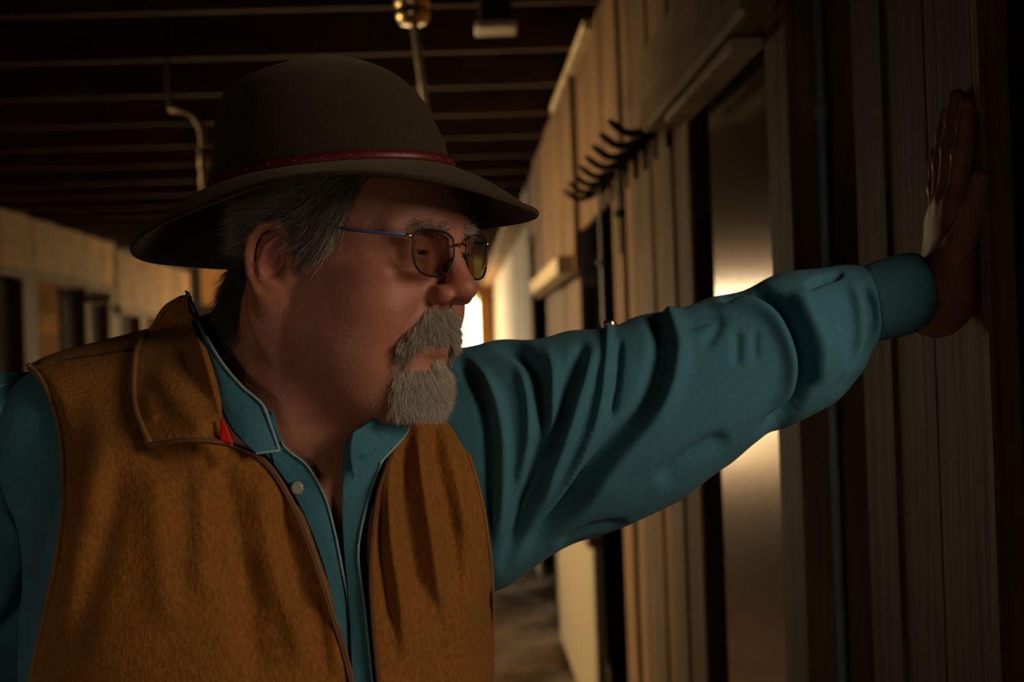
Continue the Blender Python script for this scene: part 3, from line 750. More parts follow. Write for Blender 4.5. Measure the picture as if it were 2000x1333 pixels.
def sleeve(name, st, mat, parent, nu=160, nv=120, fl=(), thick=0.003, wr=None):
    """tube of cloth; st rows: upper edge x,y, lower edge x,y (as seen), depth, depth half-size"""
    S = cr(st, nu)
    T = P(S[:, 0], S[:, 1], S[:, 4]); Bm = P(S[:, 2], S[:, 3], S[:, 4]); C = (T+Bm)/2; hv = (T-Bm)/2
    ax = np.gradient(C, axis=0); w = np.cross(ax, hv); w /= np.linalg.norm(w, axis=1, keepdims=True)
    w *= np.where((w @ CF) > 0, -1, 1)[:, None]
    th = np.linspace(0, 2*math.pi, nv, endpoint=False)
    c, s = np.cos(th), np.sin(th); c = np.sign(c)*np.abs(c)**0.92; s = np.sign(s)*np.abs(s)**0.92
    G = C[:, None] + hv[:, None]*c[None, :, None] + (w*S[:, 5:6])[:, None]*s[None, :, None]
    nrm = hv[:, None]/np.sum(hv*hv, 1)[:, None, None]*c[None, :, None] + (w/S[:, 5:6])[:, None]*s[None, :, None]
    nrm /= np.linalg.norm(nrm, axis=-1, keepdims=True)
    XY, _ = PROJ(G); front = np.clip(-(nrm @ CF)*2.2 + 0.15, 0, 1)
    h = np.zeros(front.shape)
    if len(fl): h = folds(XY, fl)*front
    if wr is not None: h = h + wr*(1-front)*np.sin(np.linspace(0, 40, nu))[:, None]*np.cos(th*3)[None]
    G = G + nrm*h[..., None]
    ob = mesh_obj(name, G.reshape(-1, 3), grid_faces(nu, nv, True)[:, ::-1].copy(), mat, parent, smooth=True)
    md = ob.modifiers.new('cloth', 'SOLIDIFY'); md.thickness = thick; md.offset = -1
    return ob, G
# ------------------------------------------------------------------ shirt
VHOLE = [(500, 780), (545, 850), (600, 925), (640, 1000), (655, 1045), (672, 980), (690, 890), (740, 830), (790, 780), (790, 600), (420, 560), (380, 620), (430, 720)]
Vs, Fs = surface_net(torso_sdf, np.array([-0.42, 1.0, 0.86]), np.array([0.42, 1.62, 1.75]), 0.006)
px, dd = PROJ(Vs); gn = grad(torso_sdf, Vs)
cut = inpoly(px, VHOLE) & ((gn @ CF) < 0.1)
cut |= neck_sdf(Vs) < -0.002
keep = ~cut[Fs].any(1)
shirt = mesh_obj('shirt', Vs, Fs[keep], M_shirt, man, smooth=True)
# left sleeve, out to the wall
ST = [(800, 690, 900, 1170, 1.335, .085), (900, 676, 985, 1145, 1.325, .086), (1000, 665, 1120, 1062, 1.315, .084), (1100, 652, 1235, 1022, 1.31, .082),
      (1200, 634, 1340, 966, 1.31, .080), (1300, 606, 1412, 912, 1.31, .074), (1400, 582, 1484, 856, 1.315, .068), (1490, 549, 1560, 822, 1.32, .062),
      (1560, 528, 1625, 786, 1.33, .056), (1630, 520, 1672, 735, 1.333, .047), (1680, 522, 1702, 680, 1.335, .0385)]
FL = [([(945, 668), (1020, 690), (1055, 760), (1060, 850), (1030, 960), (990, 1090)], 13.9, -0.0202, 0),
      ([(1060, 660), (1085, 740), (1070, 850), (1020, 1000), (985, 1110)], 12.3, 0.0109, 0),
      ([(1085, 720), (1105, 780), (1075, 880), (1015, 1030), (975, 1130)], 12.3, -0.0170, 0),
      ([(1000, 700), (1030, 760), (1035, 860), (1010, 980)], 9.8, 0.0078, 0),
      ([(880, 690), (925, 740), (955, 820), (962, 930), (965, 1040)], 12.3, -0.0170, 0),
      ([(900, 690), (960, 760), (985, 860), (980, 980), (970, 1080)], 11.5, 0.0093, 0),
      ([(1278, 612), (1290, 690), (1262, 790), (1180, 890), (1080, 1020), (1000, 1110)], 15.6, -0.0217, 0, .7),
      ([(1305, 604), (1330, 680), (1300, 790), (1210, 900), (1110, 1020)], 16.4, 0.0109, 0, .7),
      ([(1140, 655), (1125, 720), (1100, 800), (1060, 920)], 11.5, -0.0139, 0),
      ([(1165, 660), (1150, 740), (1110, 850), (1050, 1000)], 11.5, 0.0093, 0),
      ([(1190, 640), (1185, 720), (1165, 830), (1110, 950), (1030, 1070)], 7.4, 0.0078, 0, .6),
      ([(1210, 650), (1205, 740), (1190, 830)], 7.4, -0.0062, 0),
      ([(1420, 580), (1480, 572), (1530, 600), (1562, 660), (1572, 720), (1556, 780), (1520, 822), (1470, 850)], 12.3, -0.0248, 0, .5),
      ([(1380, 605), (1450, 592), (1510, 620), (1545, 690), (1545, 760), (1500, 820)], 16.4, 0.0093, 0),
      ([(1545, 560), (1580, 620), (1605, 690), (1590, 760)], 16.4, 0.0109, 0),
      ([(1570, 562), (1605, 548), (1650, 532)], 6.6, -0.0093, 0),
      ([(1680, 545), (1705, 600), (1705, 660), (1680, 720)], 8.2, -0.0093, 0),
      ([(1660, 540), (1680, 610), (1675, 690), (1640, 750)], 11.5, 0.0062, 0),
      ([(1430, 850), (1350, 890), (1280, 950)], 16.4, -0.0078, 0), ([(1320, 640), (1400, 625), (1370, 690)], 13.1, -0.0047, 0),
      ([(1440, 640), (1440, 720)], 9.8, -0.0047, 0), ([(1475, 640), (1475, 710)], 8.2, -0.0031, 0),
      ([(1080, 1070), (1150, 1035), (1230, 1020)], 7.4, -0.0062, 0)]
slv, SG = sleeve('sleeve', ST, M_shirt, shirt, 220, 150, FL, wr=.002)
CU_ = [(1672, 528, 1700, 672, 1.336, .034), (1700, 514, 1722, 666, 1.335, .0350), (1750, 498, 1768, 656, 1.331, .0355), (1785, 494, 1805, 640, 1.328, .0350), (1806, 504, 1832, 614, 1.326, .032)]
cuff, _ = sleeve('cuff', CU_, M_shirt, shirt, 40, 80, [([(1690, 530), (1712, 600), (1715, 660)], 7, -.003, 0)], thick=.004)
# right sleeve hanging at the man's side
ST2 = [(74, 728, -110, 748, 1.285, .050), (118, 800, -190, 800, 1.283, .076), (122, 900, -195, 880, 1.275, .078), (112, 1020, -195, 1000, 1.265, .076), (98, 1150, -190, 1130, 1.26, .074), (70, 1300, -190, 1290, 1.26, .070), (40, 1480, -190, 1470, 1.27, .066), (20, 1650, -180, 1650, 1.28, .06)]
FL2 = [([(20, 780), (50, 900), (90, 1040)], 14, .006, 0), ([(70, 800), (90, 920), (108, 1060)], 12, -.006, 0), ([(95, 1090), (60, 1170), (20, 1230), (-40, 1270)], 26, -.012, 0),
       ([(100, 1180), (70, 1280), (40, 1333)], 18, .007, 0), ([(0, 860), (20, 960), (60, 1080)], 12, -.004, 0), ([(10, 1000), (40, 1060)], 15, .004, 0)]
slv2, slv2_G = sleeve('sleeve', ST2, M_shirt, shirt, 120, 100, FL2, wr=.002)
def stitch(name, poly, G, parent):
    xy, dp = PROJ(G.reshape(-1, 3)); out = []
    for q_ in cr(poly, 22):
        sc_ = np.linalg.norm(xy - q_[:2], axis=1) + (dp - dp.min())*120; out.append(tuple(G.reshape(-1, 3)[np.argmin(sc_)]*0 + P(q_[0], q_[1], dp[np.argmin(sc_)]) - CF*.0006))
    return tube(name, out, .0007, M_hem, parent, 6)
stitch('shoulder_seam', [(-20, 762), (20, 749), (60, 740), (92, 738)], slv2_G, slv2)
stitch('sleeve_seam', [(2, 800), (22, 860), (42, 920), (62, 990), (84, 1060), (98, 1120)], slv2_G, slv2)
stitch('sleeve_seam', [(10, 790), (34, 855), (54, 915), (74, 985), (94, 1050)], slv2_G, slv2)
# plackets and collar leaves
PLX = [([(500, 868), (532, 905), (565, 952), (600, 1020), (632, 1105), (655, 1200), (672, 1290), (690, 1400)],
        [(530, 800), (552, 868), (600, 910), (632, 965), (650, 1022), (668, 1110), (682, 1200), (690, 1400)])]
pk, PG = drape('placket', PLX[0][0], PLX[0][1], skin_form, .007, M_shirt, shirt, 80, 18, thick=.003)
edge_tube('placket_hem', PG[8:, -1] - CF*.001, .0011, M_hem, pk, 6)
pr, QG = drape('placket', [(676, 862), (670, 930), (668, 1000), (672, 1080), (682, 1200), (690, 1400)], [(770, 850), (745, 905), (716, 990), (700, 1080), (712, 1180), (735, 1400)],
               skin_form, .010, M_shirt, shirt, 70, 18, thick=.003, curl=lambda u, v: .006*v)
edge_tube('placket_hem', QG[:, -1] - CF*.001, .0012, M_hem, pr, 6)
cl, CG = drape('collar', [(362, 575), (372, 612), (398, 690), (420, 760), (440, 820), (470, 860), (500, 886)], [(368, 572), (388, 628), (428, 700), (470, 752), (508, 785), (520, 806), (546, 880)],
               collar_form, .012, M_shirt, shirt, 60, 16, thick=.003, curl=lambda u, v: -.008*v*v)
edge_tube('collar_hem', np.r_[CG[:, -1], CG[-1, ::-1]] - CF*.0012, .0013, M_hem, cl, 6)
co, OG = drape('collar_stand', [(498, 792), (508, 820), (520, 860), (535, 905)], [(514, 790), (530, 818), (545, 848), (556, 872)], skin_form, .008, M_shirt, shirt, 24, 10, thick=.002)
lc, LG = drape('collar', [(690, 846), (684, 880), (690, 935)], [(782, 792), (798, 838), (742, 905)], collar_form, .020, M_shirt, shirt, 40, 24, thick=.003,
               fl=[([(715, 850), (760, 820), (790, 815)], 8, -.003), ([(700, 900), (740, 870), (780, 850)], 8, .003)])
edge_tube('collar_hem', LG[:, -1] - CF*.0012, .0013, M_hem, lc, 6)
def snap(px, py, sdf, off, name='snap_button', r=.0058):
    c = march(np.array([[px, py]], float), sdf)[0] - CF*off; n = -CF*0.95 + CR*0.2; n /= np.linalg.norm(n)
    bm = bmesh.new(); prof = [(0.2, .0024), (.55, .0030), (.8, .0026), (1, .0010), (1, -.002)]
    a = np.cross(n, [0, 0, 1]); a /= np.linalg.norm(a); b = np.cross(n, a); rings = []
    for rr, h in prof: rings.append([bm.verts.new(c + n*h + (a*math.cos(t) + b*math.sin(t))*rr*r) for t in np.linspace(0, 2*math.pi, 20, endpoint=False)])
    for i in range(len(rings)-1):
        for k in range(20): bm.faces.new((rings[i][k], rings[i][(k+1) % 20], rings[i+1][(k+1) % 20], rings[i+1][k]))
    bm.faces.new(rings[0]); bm.faces.new(rings[-1]); bmesh.ops.recalc_face_normals(bm, faces=bm.faces)
    return bm_obj(name, bm, M_pearl, shirt, smooth=True)
snap(584, 951, skin_form, .012)
bt = lathe('sleeve_button', [(.002, .0036), (.004, .0033), (.006, .002), (.0068, -.001), (.006, -.003)], P(1191, 633, 1.306), M_brass, shirt, 20)

# ------------------------------------------------------------------ vest
VF = [([(420, 870), (440, 960), (470, 1080), (520, 1250)], 27.9, -0.0094), ([(545, 960), (560, 1080), (600, 1220)], 27.9, -0.0118), ([(500, 900), (520, 1000), (560, 1150), (600, 1330)], 24.6, 0.0094),
      ([(230, 880), (215, 1000), (180, 1150), (120, 1330)], 29.5, -0.0082), ([(300, 890), (310, 1050), (330, 1250)], 32.8, 0.0071), ([(180, 760), (190, 900), (170, 1050)], 32.8, 0.0071),
      ([(395, 900), (400, 1020), (390, 1180)], 27.9, 0.0071), ([(275, 860), (330, 900), (430, 905)], 19.7, -0.0106), ([(470, 1050), (480, 1200), (520, 1350)], 29.5, -0.0071), ([(640, 1200), (660, 1330)], 11.5, 0.0047),
      ([(560, 940), (620, 1080), (655, 1230), (680, 1360)], 9.8, 0.0047)]
LE = [(262, 676), (180, 678), (105, 690), (50, 705), (90, 760), (116, 850), (125, 950), (112, 1080), (85, 1220), (58, 1340), (30, 1480)]
vest = None
la = [(264, 672), (276, 760), (300, 862)]
vl, VG = drape('vest', [(54, 712), (88, 755), (114, 830), (124, 920), (120, 1020), (104, 1120), (80, 1230), (56, 1340), (30, 1460)],
               [(290, 678), (330, 760), (420, 850), (512, 898), (566, 975), (607, 1070), (646, 1190), (684, 1320), (705, 1460)], torso_sdf, .021, M_vest, man, 130, 100, VF, thick=.006, sm=8,
               curl=lambda u, v: -.014*np.exp(-(v/.05)**2)*np.clip(u/.12, 0, 1))
vest = vl
VR = [([(800, 800), (790, 900), (800, 1040), (830, 1200)], 17.6, -0.0126), ([(835, 790), (850, 900), (880, 1040), (900, 1200)], 16.0, -0.0100), ([(820, 800), (825, 920), (850, 1080), (870, 1250)], 14.4, 0.0100),
      ([(860, 800), (895, 930), (920, 1080)], 14.4, 0.0076), ([(775, 860), (760, 1000), (780, 1150), (800, 1330)], 14.4, 0.0088), ([(750, 950), (745, 1080), (770, 1250)], 11.2, -0.0076), ([(850, 1150), (870, 1330)], 20.8, -0.0076), ([(905, 1120), (920, 1330)], 19.2, 0.0062)]
vr, RG = drape('front_panel', [(818, 792), (792, 838), (764, 895), (742, 960), (730, 1040), (726, 1130), (732, 1230), (742, 1340), (750, 1460)],
               [(862, 782), (892, 836), (918, 900), (938, 970), (952, 1050), (960, 1130), (962, 1230), (962, 1340), (960, 1460)], torso_sdf, .024, M_vest, vest, 120, 70, VR, thick=.006, sm=8)
# back of the vest: everything of the body form that looks away from the camera
vs = Vs + gn*0.006
pxv, _ = PROJ(vs); tq = to_torso(Vs)
gc = gn @ CF
sel = (gc > np.where(tq[:, 0] > 0.05, 0.12, np.where((tq[:, 2] > -.02) & (px[:, 1] < 728), -0.66, -0.15)))
sel &= (np.abs(tq[:, 0] + .01) < 0.205) & (neck_sdf(Vs) > 0.012) & (tq[:, 2] > -0.62) & ((px[:, 0] > 62) | (gc > 0.1))
fk = Fs[sel[Fs].all(1)]; u, inv = np.unique(fk, return_inverse=True)
vb = mesh_obj('back_panel', vs[u], inv.reshape(-1, 4), M_vest, vest, smooth=True)
ps = edge_tube('armhole_binding', VG[:, 0] + CR*.001 - CF*.002, .0024, M_piping, vest, 8)
pb = edge_tube('armhole_binding', RG[:, -1], .0022, M_piping, vest, 8)
zp = edge_tube('zipper', VG[30:, -1] - CF*.0015 + CR*.001, .0019, M_zip, vest, 8)
zq = edge_tube('zipper', RG[:, 0] - CF*.0015 - CR*.001, .0019, M_zip, vest, 8)
# teeth along the zip edge: too fine to count one by one
bm = bmesh.new()
for A in (VG[30:, -1], RG[:, 0]):
    B = cr(np.c_[PROJ(A)[0], np.zeros(len(A))], 300); pp = np.stack([np.interp(np.linspace(0, 1, 300), np.linspace(0, 1, len(A)), A[:, i]) for i in range(3)], 1)
    for p in pp:
        p = p - CF*.0042; add_box(bm, p[0]-.0011, p[0]+.0011, p[1]-.0008, p[1]+.0008, p[2]-.0006, p[2]+.0006)
tag(bm_obj('zipper_teeth', bm, M_zip, vest), kind='stuff')
# big fold-over collar on the man's right, smaller edge on his left
vc, KG = drape('vest_collar', [(352, 584), (322, 604), (298, 642), (272, 672), (262, 730), (266, 800), (294, 870)], [(366, 590), (378, 640), (404, 720), (424, 790), (440, 836), (454, 868)], collar_form, .030, M_vest, vest, 70, 50,
               [([(300, 700), (340, 780), (420, 850)], 26, .008), ([(350, 660), (385, 740), (425, 820)], 24, -.008), ([(285, 760), (300, 830)], 16, .004)], thick=.006, sm=6, curl=lambda u, v: .010*np.sin(np.pi*v)*u, bow=-9)
edge_tube('collar_piping', np.r_[KG[:, 0], KG[-1]], .0026, M_piping, vest, 8)
zc = edge_tube('collar_zipper', KG[-1] - CF*.003, .0020, M_zip, vest, 8)
tg, _ = drape('red_tag', [(430, 818), (430, 840), (429, 864)], [(432, 817), (444, 840), (454, 866)], collar_form, .0385, M_red, vest, 8, 6, thick=.002, sm=0)
tag(tg, 'small bright red tag on the vest collar edge')
c = RG[np.argmin(np.abs(PROJ(RG[:, 0])[0][:, 1] - 858)), 0] - CF*.006 - CR*.002
bm = bmesh.new(); bmesh.ops.create_uvsphere(bm, u_segments=12, v_segments=8, radius=.0030)
for v in bm.verts: v.co += Vector(c)
tag(bm_obj('red_tab', bm, M_red, vest, smooth=True), 'tiny red tab on the left edge of the vest')
# trousers and boots (below the picture)
bm = bmesh.new()
hip = from_torso((0, 0, -.56))
for s in (-1, 1):
    a = from_torso((s*.095, 0, -.58)); b = np.array([a[0] + s*.02, a[1] - .02, .52]); e = np.array([a[0] + s*.03, a[1] + .02, .08])
    tube_bm(bm, [a, (a+b)/2, b, (b+e)/2, e], [.105, .09, .07, .062, .058], 20)
tube_bm(bm, [from_torso((0, 0, -.42)), hip, from_torso((0, 0, -.66))], [.15, .165, .12], 28)
bmesh.ops.recalc_face_normals(bm, faces=bm.faces); bm_obj('trousers', bm, M_denim, man, smooth=True)
for s in (-1, 1):
    a = from_torso((s*.095, 0, -.58)); x, y = a[0] + s*.03, a[1] + .02
    bm = bmesh.new(); tube_bm(bm, [(x, y, .14), (x, y, .06)], [.052, .055], 18)
    r = bmesh.ops.create_uvsphere(bm, u_segments=20, v_segments=12, radius=1.0)
    for v in r['verts']: v.co = Vector((x + v.co.x*.05, y - .07 + v.co.y*.15, max(0.0, .045 + v.co.z*.05)))
    bm_obj('boot', bm, M_boot, man, smooth=True)
# ------------------------------------------------------------------ hair made of single tapered strands
def hair_mat(name, a, b):
    k = N(name); at = k.n('ShaderNodeVertexColor'); at.layer_name = 'tone'
    c = k.mix(1.0, at.outputs['Color'], (1, 1, 1), 'MULTIPLY')
    return k.base(c, 0.5, Specular_IOR_Level=0.4)
M_hair = hair_mat('grey_hair', 0, 0)
def strands(name, roots, nrm, dirs, length, width, parent, c0, c1, lift=0.25, droop=0.0, seg=6, jit=0.25, curl=0.0, keepout=None):
    n = len(roots); L = length*RNG.uniform(0.65, 1.15, n)
    d = dirs + RNG.normal(size=(n, 3))*jit; d /= np.linalg.norm(d, axis=1, keepdims=True)
    pts = [roots - nrm*0.0008]; cur = d*(1-lift) + nrm*lift; cur /= np.linalg.norm(cur, axis=1, keepdims=True)
    bend = RNG.normal(size=(n, 3))*curl
    for i in range(seg):
        nx = pts[-1] + cur*(L/seg)[:, None]
        if keepout is not None:
            dd = keepout(nx); g = grad(keepout, nx); nx = nx + g*np.maximum(0.0008*(i+1)/seg + 0.0006 - dd, 0)[:, None]
        cur = nx - pts[-1]; cur /= np.linalg.norm(cur, axis=1, keepdims=True) + 1e-9
        cur = cur + bend/seg + np.array([0, 0, -droop/seg]); cur /= np.linalg.norm(cur, axis=1, keepdims=True)
        pts.append(nx)
    pts = np.stack(pts, 1)
    t = np.gradient(pts, axis=1); t /= np.linalg.norm(t, axis=-1, keepdims=True) + 1e-9
    a = np.cross(t, np.broadcast_to(np.array([0.3, 0.5, 0.81]), t.shape)); a /= np.linalg.norm(a, axis=-1, keepdims=True) + 1e-9
    b = np.cross(t, a); w = width*np.r_[np.ones(seg-1)*1.0, 0.8, 0.25][None, :, None]*RNG.uniform(0.7, 1.3, (n, 1, 1))
    ring = np.stack([pts + (a*math.cos(q) + b*math.sin(q))*w for q in (0, 2.094, 4.189)], 2)      # n, seg+1, 3, 3
    V = ring.reshape(-1, 3); base = np.arange(n)[:, None, None]*(seg+1)*3; s = np.arange(seg)[None, :, None]*3; k = np.arange(3)[None, None, :]
    i0 = base + s + k; i1 = base + s + (k+1) % 3
    F = np.stack([i0, i1, i1+3, i0+3], -1).reshape(-1, 4)
    ob = mesh_obj(name, V, F, M_hair, parent, smooth=True)
    mixv = RNG.random(n)[:, None]**1.2; col = np.array(c0)*(1-mixv) + np.array(c1)*mixv
    col = np.repeat(col, (seg+1)*3, axis=0)
    al = ob.data.color_attributes.new('tone', 'FLOAT_COLOR', 'POINT'); al.data.foreach_set('color', np.c_[col, np.ones(len(V))].astype(np.float32).ravel())
    return tag(ob, kind='stuff')
bn = np.zeros((len(V), 3)); me = body.data
bnv = np.empty(len(V)*3, np.float32); me.vertices.foreach_get('normal', bnv); bnv = bnv.reshape(-1, 3)
HQ = to_head(V); HN = bnv @ HM.T
def pick(mask, n):
    idx = np.nonzero(mask)[0]; i = RNG.choice(idx, n)
    r = V[i] + RNG.normal(size=(n, 3))*0.0009; return r, bnv[i], HQ[i]
def hd(f, r, u): return np.stack(np.broadcast_arrays(f, r, u), -1) @ HM
hsdf = lambda p: head_sdf(to_head(p))/100
near = np.linalg.norm(HQ - np.array([1, 0, 0]), axis=1) < 16.5
f, r, u = HQ[:, 0], HQ[:, 1], HQ[:, 2]; ra = np.abs(r) + RNG.normal(size=len(HQ))*0.16; u = u + RNG.normal(size=len(HQ))*0.10
# moustache
m = near & (u < -2.35) & (u > -4.6 - 0.45*np.maximum(0, ra - 1.2)) & (ra < 1.5 + 0.72*np.maximum(0, -2.3 - u)) & (ra < 3.5) & (f > 7.0) & (HN[:, 0] > 0.0)
R, Nn, Q = pick(m, 3600)
sg = np.sign(Q[:, 1]); strands('moustache', R, Nn, hd(0.10, sg*(0.20 + 0.26*np.abs(Q[:, 1])), -1.0), 0.014, 0.00013, man, (0.30, 0.245, 0.195), (0.84, 0.76, 0.65), 0.28, 0.5, 6, 0.16, 0.35, hsdf)
m = near & (u < -4.8) & (u > -6.6) & (ra > 2.7) & (ra < 3.7) & (f > 6.0) & (HN[:, 0] > -0.1)
R, Nn, Q = pick(m, 420)
strands('moustache', R, Nn, hd(0.0, np.sign(Q[:, 1])*0.1, -1.0), 0.011, 0.00012, man, (0.16, 0.13, 0.10), (0.45, 0.40, 0.34), 0.12, 0.4, 6, 0.2, 0.3, hsdf)
# goatee
m = near & (u < -7.3) & (u > -10.4) & (ra < 3.5 + 0.10*(u + 7.5)) & (f > 5.2) & (HN[:, 0] > -0.6)
m |= near & (u < -6.6) & (u > -7.6) & (ra < 0.8) & (f > 6) & (HN[:, 0] > 0)
R, Nn, Q = pick(m, 5200)
strands('goatee', R, Nn, hd(0.05, Q[:, 1]*0.03, -1.0), 0.016, 0.00013, man, (0.44, 0.37, 0.30), (0.95, 0.87, 0.76), 0.30, 0.5, 6, 0.18, 0.4, hsdf)
m = near & (u < -6.6) & (u > -10.2) & (ra > 2.6) & (ra < 4.0) & (f > 5.0) & (HN[:, 0] > -0.6)
R, Nn, Q = pick(m, 260)
strands('beard_stubble', R, Nn, hd(0.0, np.sign(Q[:, 1])*0.1, -1.0), 0.006, 0.00012, man, (0.2, 0.17, 0.14), (0.6, 0.55, 0.47), 0.25, 0.4, 4, 0.2, 0.3, hsdf)
# eyebrows
m = near & (u > 3.5) & (u < 4.4) & (ra > 1.0) & (ra < 4.1) & (f > 7.4) & (HN[:, 0] > 0)
R, Nn, Q = pick(m, 620)
strands('eyebrow', R, Nn, hd(0.2, np.sign(Q[:, 1])*1.0, 0.05), 0.010, 0.00013, man, (0.32, 0.25, 0.20), (0.68, 0.60, 0.50), 0.25, 0.2, 5, 0.3, 0.3, hsdf)
# hair below the hat: temple lock, over the ear, nape
noear = ear_sdf(HQ) > 0.2
fmax = np.minimum(2.6 + (u - 1.2)*.95, 4.9 + (u - 3.7)*.38)
low = np.where(f > 0.9, 2.9 - 0.15*(f - 0.9), np.where(f > -3.2, 4.4, 1.5))
side = near & (u > low) & (u < np.where(f > 2.5, 8.0, 9.6)) & (f < fmax) & (f > -9.5) & (ra > 3.5) & noear
burn = near & (u > 0.3) & (u < 3.4) & (f > 1.2) & (f < np.minimum(fmax - .2, 3.4)) & (ra > 5.5) & noear
nape = near & (f < -4.4) & (u > -5.6) & (u < 8) & noear
R, Nn, Q = pick(side, 9000)
lock = np.clip((Q[:, 0] - 0.0)/4, 0, 1)
dr = hd(-0.85 + 0.35*lock, 0.0, -0.22 - 0.75*lock)
hr = strands('hair', R, Nn, dr, 0.030, 0.00015, man, (0.07, 0.06, 0.05), (0.62, 0.56, 0.47), 0.13, 0.2, 7, 0.09, 0.28, hsdf)
R, Nn, Q = pick(burn, 1300)
strands('sideburn', R, Nn, hd(-0.35, 0.0, -1.0), 0.011, 0.00013, man, (0.09, 0.075, 0.06), (0.42, 0.36, 0.29), 0.12, 0.2, 6, 0.2, 0.3, hsdf)
R, Nn, Q = pick(nape, 6500)
strands('nape_hair', R, Nn, hd(-0.45, 0.0, -1.0), 0.024, 0.00017, man, (0.025, 0.022, 0.018), (0.09, 0.08, 0.065), 0.22, 0.2, 6, 0.12, 0.2, hsdf)
# finger nails on the hand at the wall
M_nail = plain('finger_nail', (0.50, 0.27, 0.20), 0.3)
for pts, rr in FINGERS + [THUMB]:
    tip = np.array(pts[-1]); dv = tip - np.array(pts[-2]); dv /= np.linalg.norm(dv)
    bm = bmesh.new(); r_ = bmesh.ops.create_uvsphere(bm, u_segments=12, v_segments=8, radius=1.0)
    for v in r_['verts']:
        loc = tip + np.array([v.co.x*rr[-1]*.72, rr[-1]*.82 + v.co.y*.0016, 0]) + dv*(v.co.z*.0062 - .0005)
        v.co = Vector(from_hand(loc))
    bm_obj('finger_nail', bm, M_nail, man, smooth=True)

# ------------------------------------------------------------------ hat
HATP = math.radians(9.0)
KF = HF*math.cos(HATP) + HU*math.sin(HATP); KU = HU*math.cos(HATP) - HF*math.sin(HATP); KR = HR
KC = P(646, 359, 1.195)
hat = empty('hat', tuple(KC), 'brown felt hat with a red leather band on the man', 'hat')
nph = 96; ph = np.linspace(0, 2*math.pi, nph, endpoint=False)
def hpt(ff, rr, uu): return KC + np.asarray(ff)[..., None]*KF + np.asarray(rr)[..., None]*KR + np.asarray(uu)[..., None]*KU
CR_PROF = [(0.0, 1.0, 0.0), (0.011, .985, 0), (0.024, .962, -.001), (0.037, .938, -.003), (0.050, .908, -.005), (0.062, .872, -.008), (0.073, .82, -.011), (0.083, .745, -.014), (0.0915, .64, -.017), (0.098, .51, -.020), (0.1025, .36, -.022), (0.105, .2, -.023), (0.1058, .02, -.023)]
ca, cb = .108, .088
pr_ = cr([(a, b, c) for a, b, c in CR_PROF], 44)
G = hpt(pr_[:, 1:2]*ca*np.cos(ph) + pr_[:, 2:3], pr_[:, 1:2]*cb*np.sin(ph), np.broadcast_to(pr_[:, 0:1], (44, nph)) + .004*np.sin(ph*2 + 1)*pr_[:, 0:1]*10*(1-pr_[:, 1:2]))
crown = mesh_obj('crown', G.reshape(-1, 3), grid_faces(44, nph, True), M_felt, hat, smooth=True)
md = crown.modifiers.new('felt', 'SOLIDIFY'); md.thickness = .003; md.offset = -1
nt = 26; t = np.linspace(0, 1, nt)[:, None]
cph, sph = np.cos(ph)[None], np.sin(ph)[None]
front = np.clip(cph, 0, 1)**1.5; back = np.clip(-cph, 0, 1)**1.5; sidew = np.abs(sph)**1.5
wid = .068*front + .066*back + .058*sidew
drop = np.interp(np.degrees((ph + math.pi) % (2*math.pi) - math.pi), [-180, -150, -120, -90, -60, -30, 0, 30, 60, 90, 120, 150, 180], [.052, .056, .052, .036, .040, .046, .043, .030, .0175, .030, .044, .054, .052])
drop = sum(np.roll(drop, s_) for s_ in range(-6, 7))[None]/13
prof_t = 0.55*t + 0.45*t**1.8
curlup = .004*np.clip((t - .86)/.14, 0, 1)**1.5
G = hpt((ca + wid*t*(1 - .10*t))*cph, (cb + wid*t*(1 - .10*t))*sph, -drop*prof_t + curlup)
brim = mesh_obj('brim', G.reshape(-1, 3), grid_faces(nt, nph, True), M_felt, hat, smooth=True)
md = brim.modifiers.new('felt', 'SOLIDIFY'); md.thickness = .0035; md.offset = 0
M_edge = plain('brim_edge_felt', (0.16, 0.10, 0.035), 0.6)
bm = bmesh.new(); pts = [tuple(p) for p in G[-1]] + [tuple(G[-1, 0]), ]
tube_bm(bm, pts, .0022, 8, cap=False); bmesh.ops.recalc_face_normals(bm, faces=bm.faces); bm_obj('brim_binding', bm, M_felt, hat, smooth=True)
bh = np.array([[.0012, 1.022], [.0015, 1.030], [.005, 1.026], [.0088, 1.020], [.0091, 1.0]])
G = hpt(bh[:, 1:2]*ca*np.cos(ph), bh[:, 1:2]*cb*np.sin(ph)*1.004, np.broadcast_to(bh[:, 0:1], (5, nph)))
band = mesh_obj('hat_band', G.reshape(-1, 3), grid_faces(5, nph, True), M_band, hat, smooth=True)
tag(band, 'red leather band around the crown')
for a in np.linspace(0, 2*math.pi, 36, endpoint=False):
    pass
bm = bmesh.new()
for a in np.linspace(0, 2*math.pi, 30, endpoint=False):
    p = hpt(np.array(1.026*ca*math.cos(a)), np.array(1.030*cb*math.sin(a)), np.array(.005)); r_ = bmesh.ops.create_icosphere(bm, subdivisions=1, radius=.0009)
    for v in r_['verts']: v.co += Vector(p)
tag(bm_obj('band_stitching', bm, M_edge, band, smooth=True), kind='stuff')
G = hpt(np.linspace(.965, .945, 6)[:, None]*ca*np.cos(ph), np.linspace(.965, .945, 6)[:, None]*cb*np.sin(ph), np.broadcast_to(np.linspace(-.004, .016, 6)[:, None], (6, nph)))
mesh_obj('sweatband', G.reshape(-1, 3), grid_faces(6, nph, True), plain('tan_sweatband', (0.20, 0.11, 0.04), 0.5), hat, smooth=True)
adopt(hat)

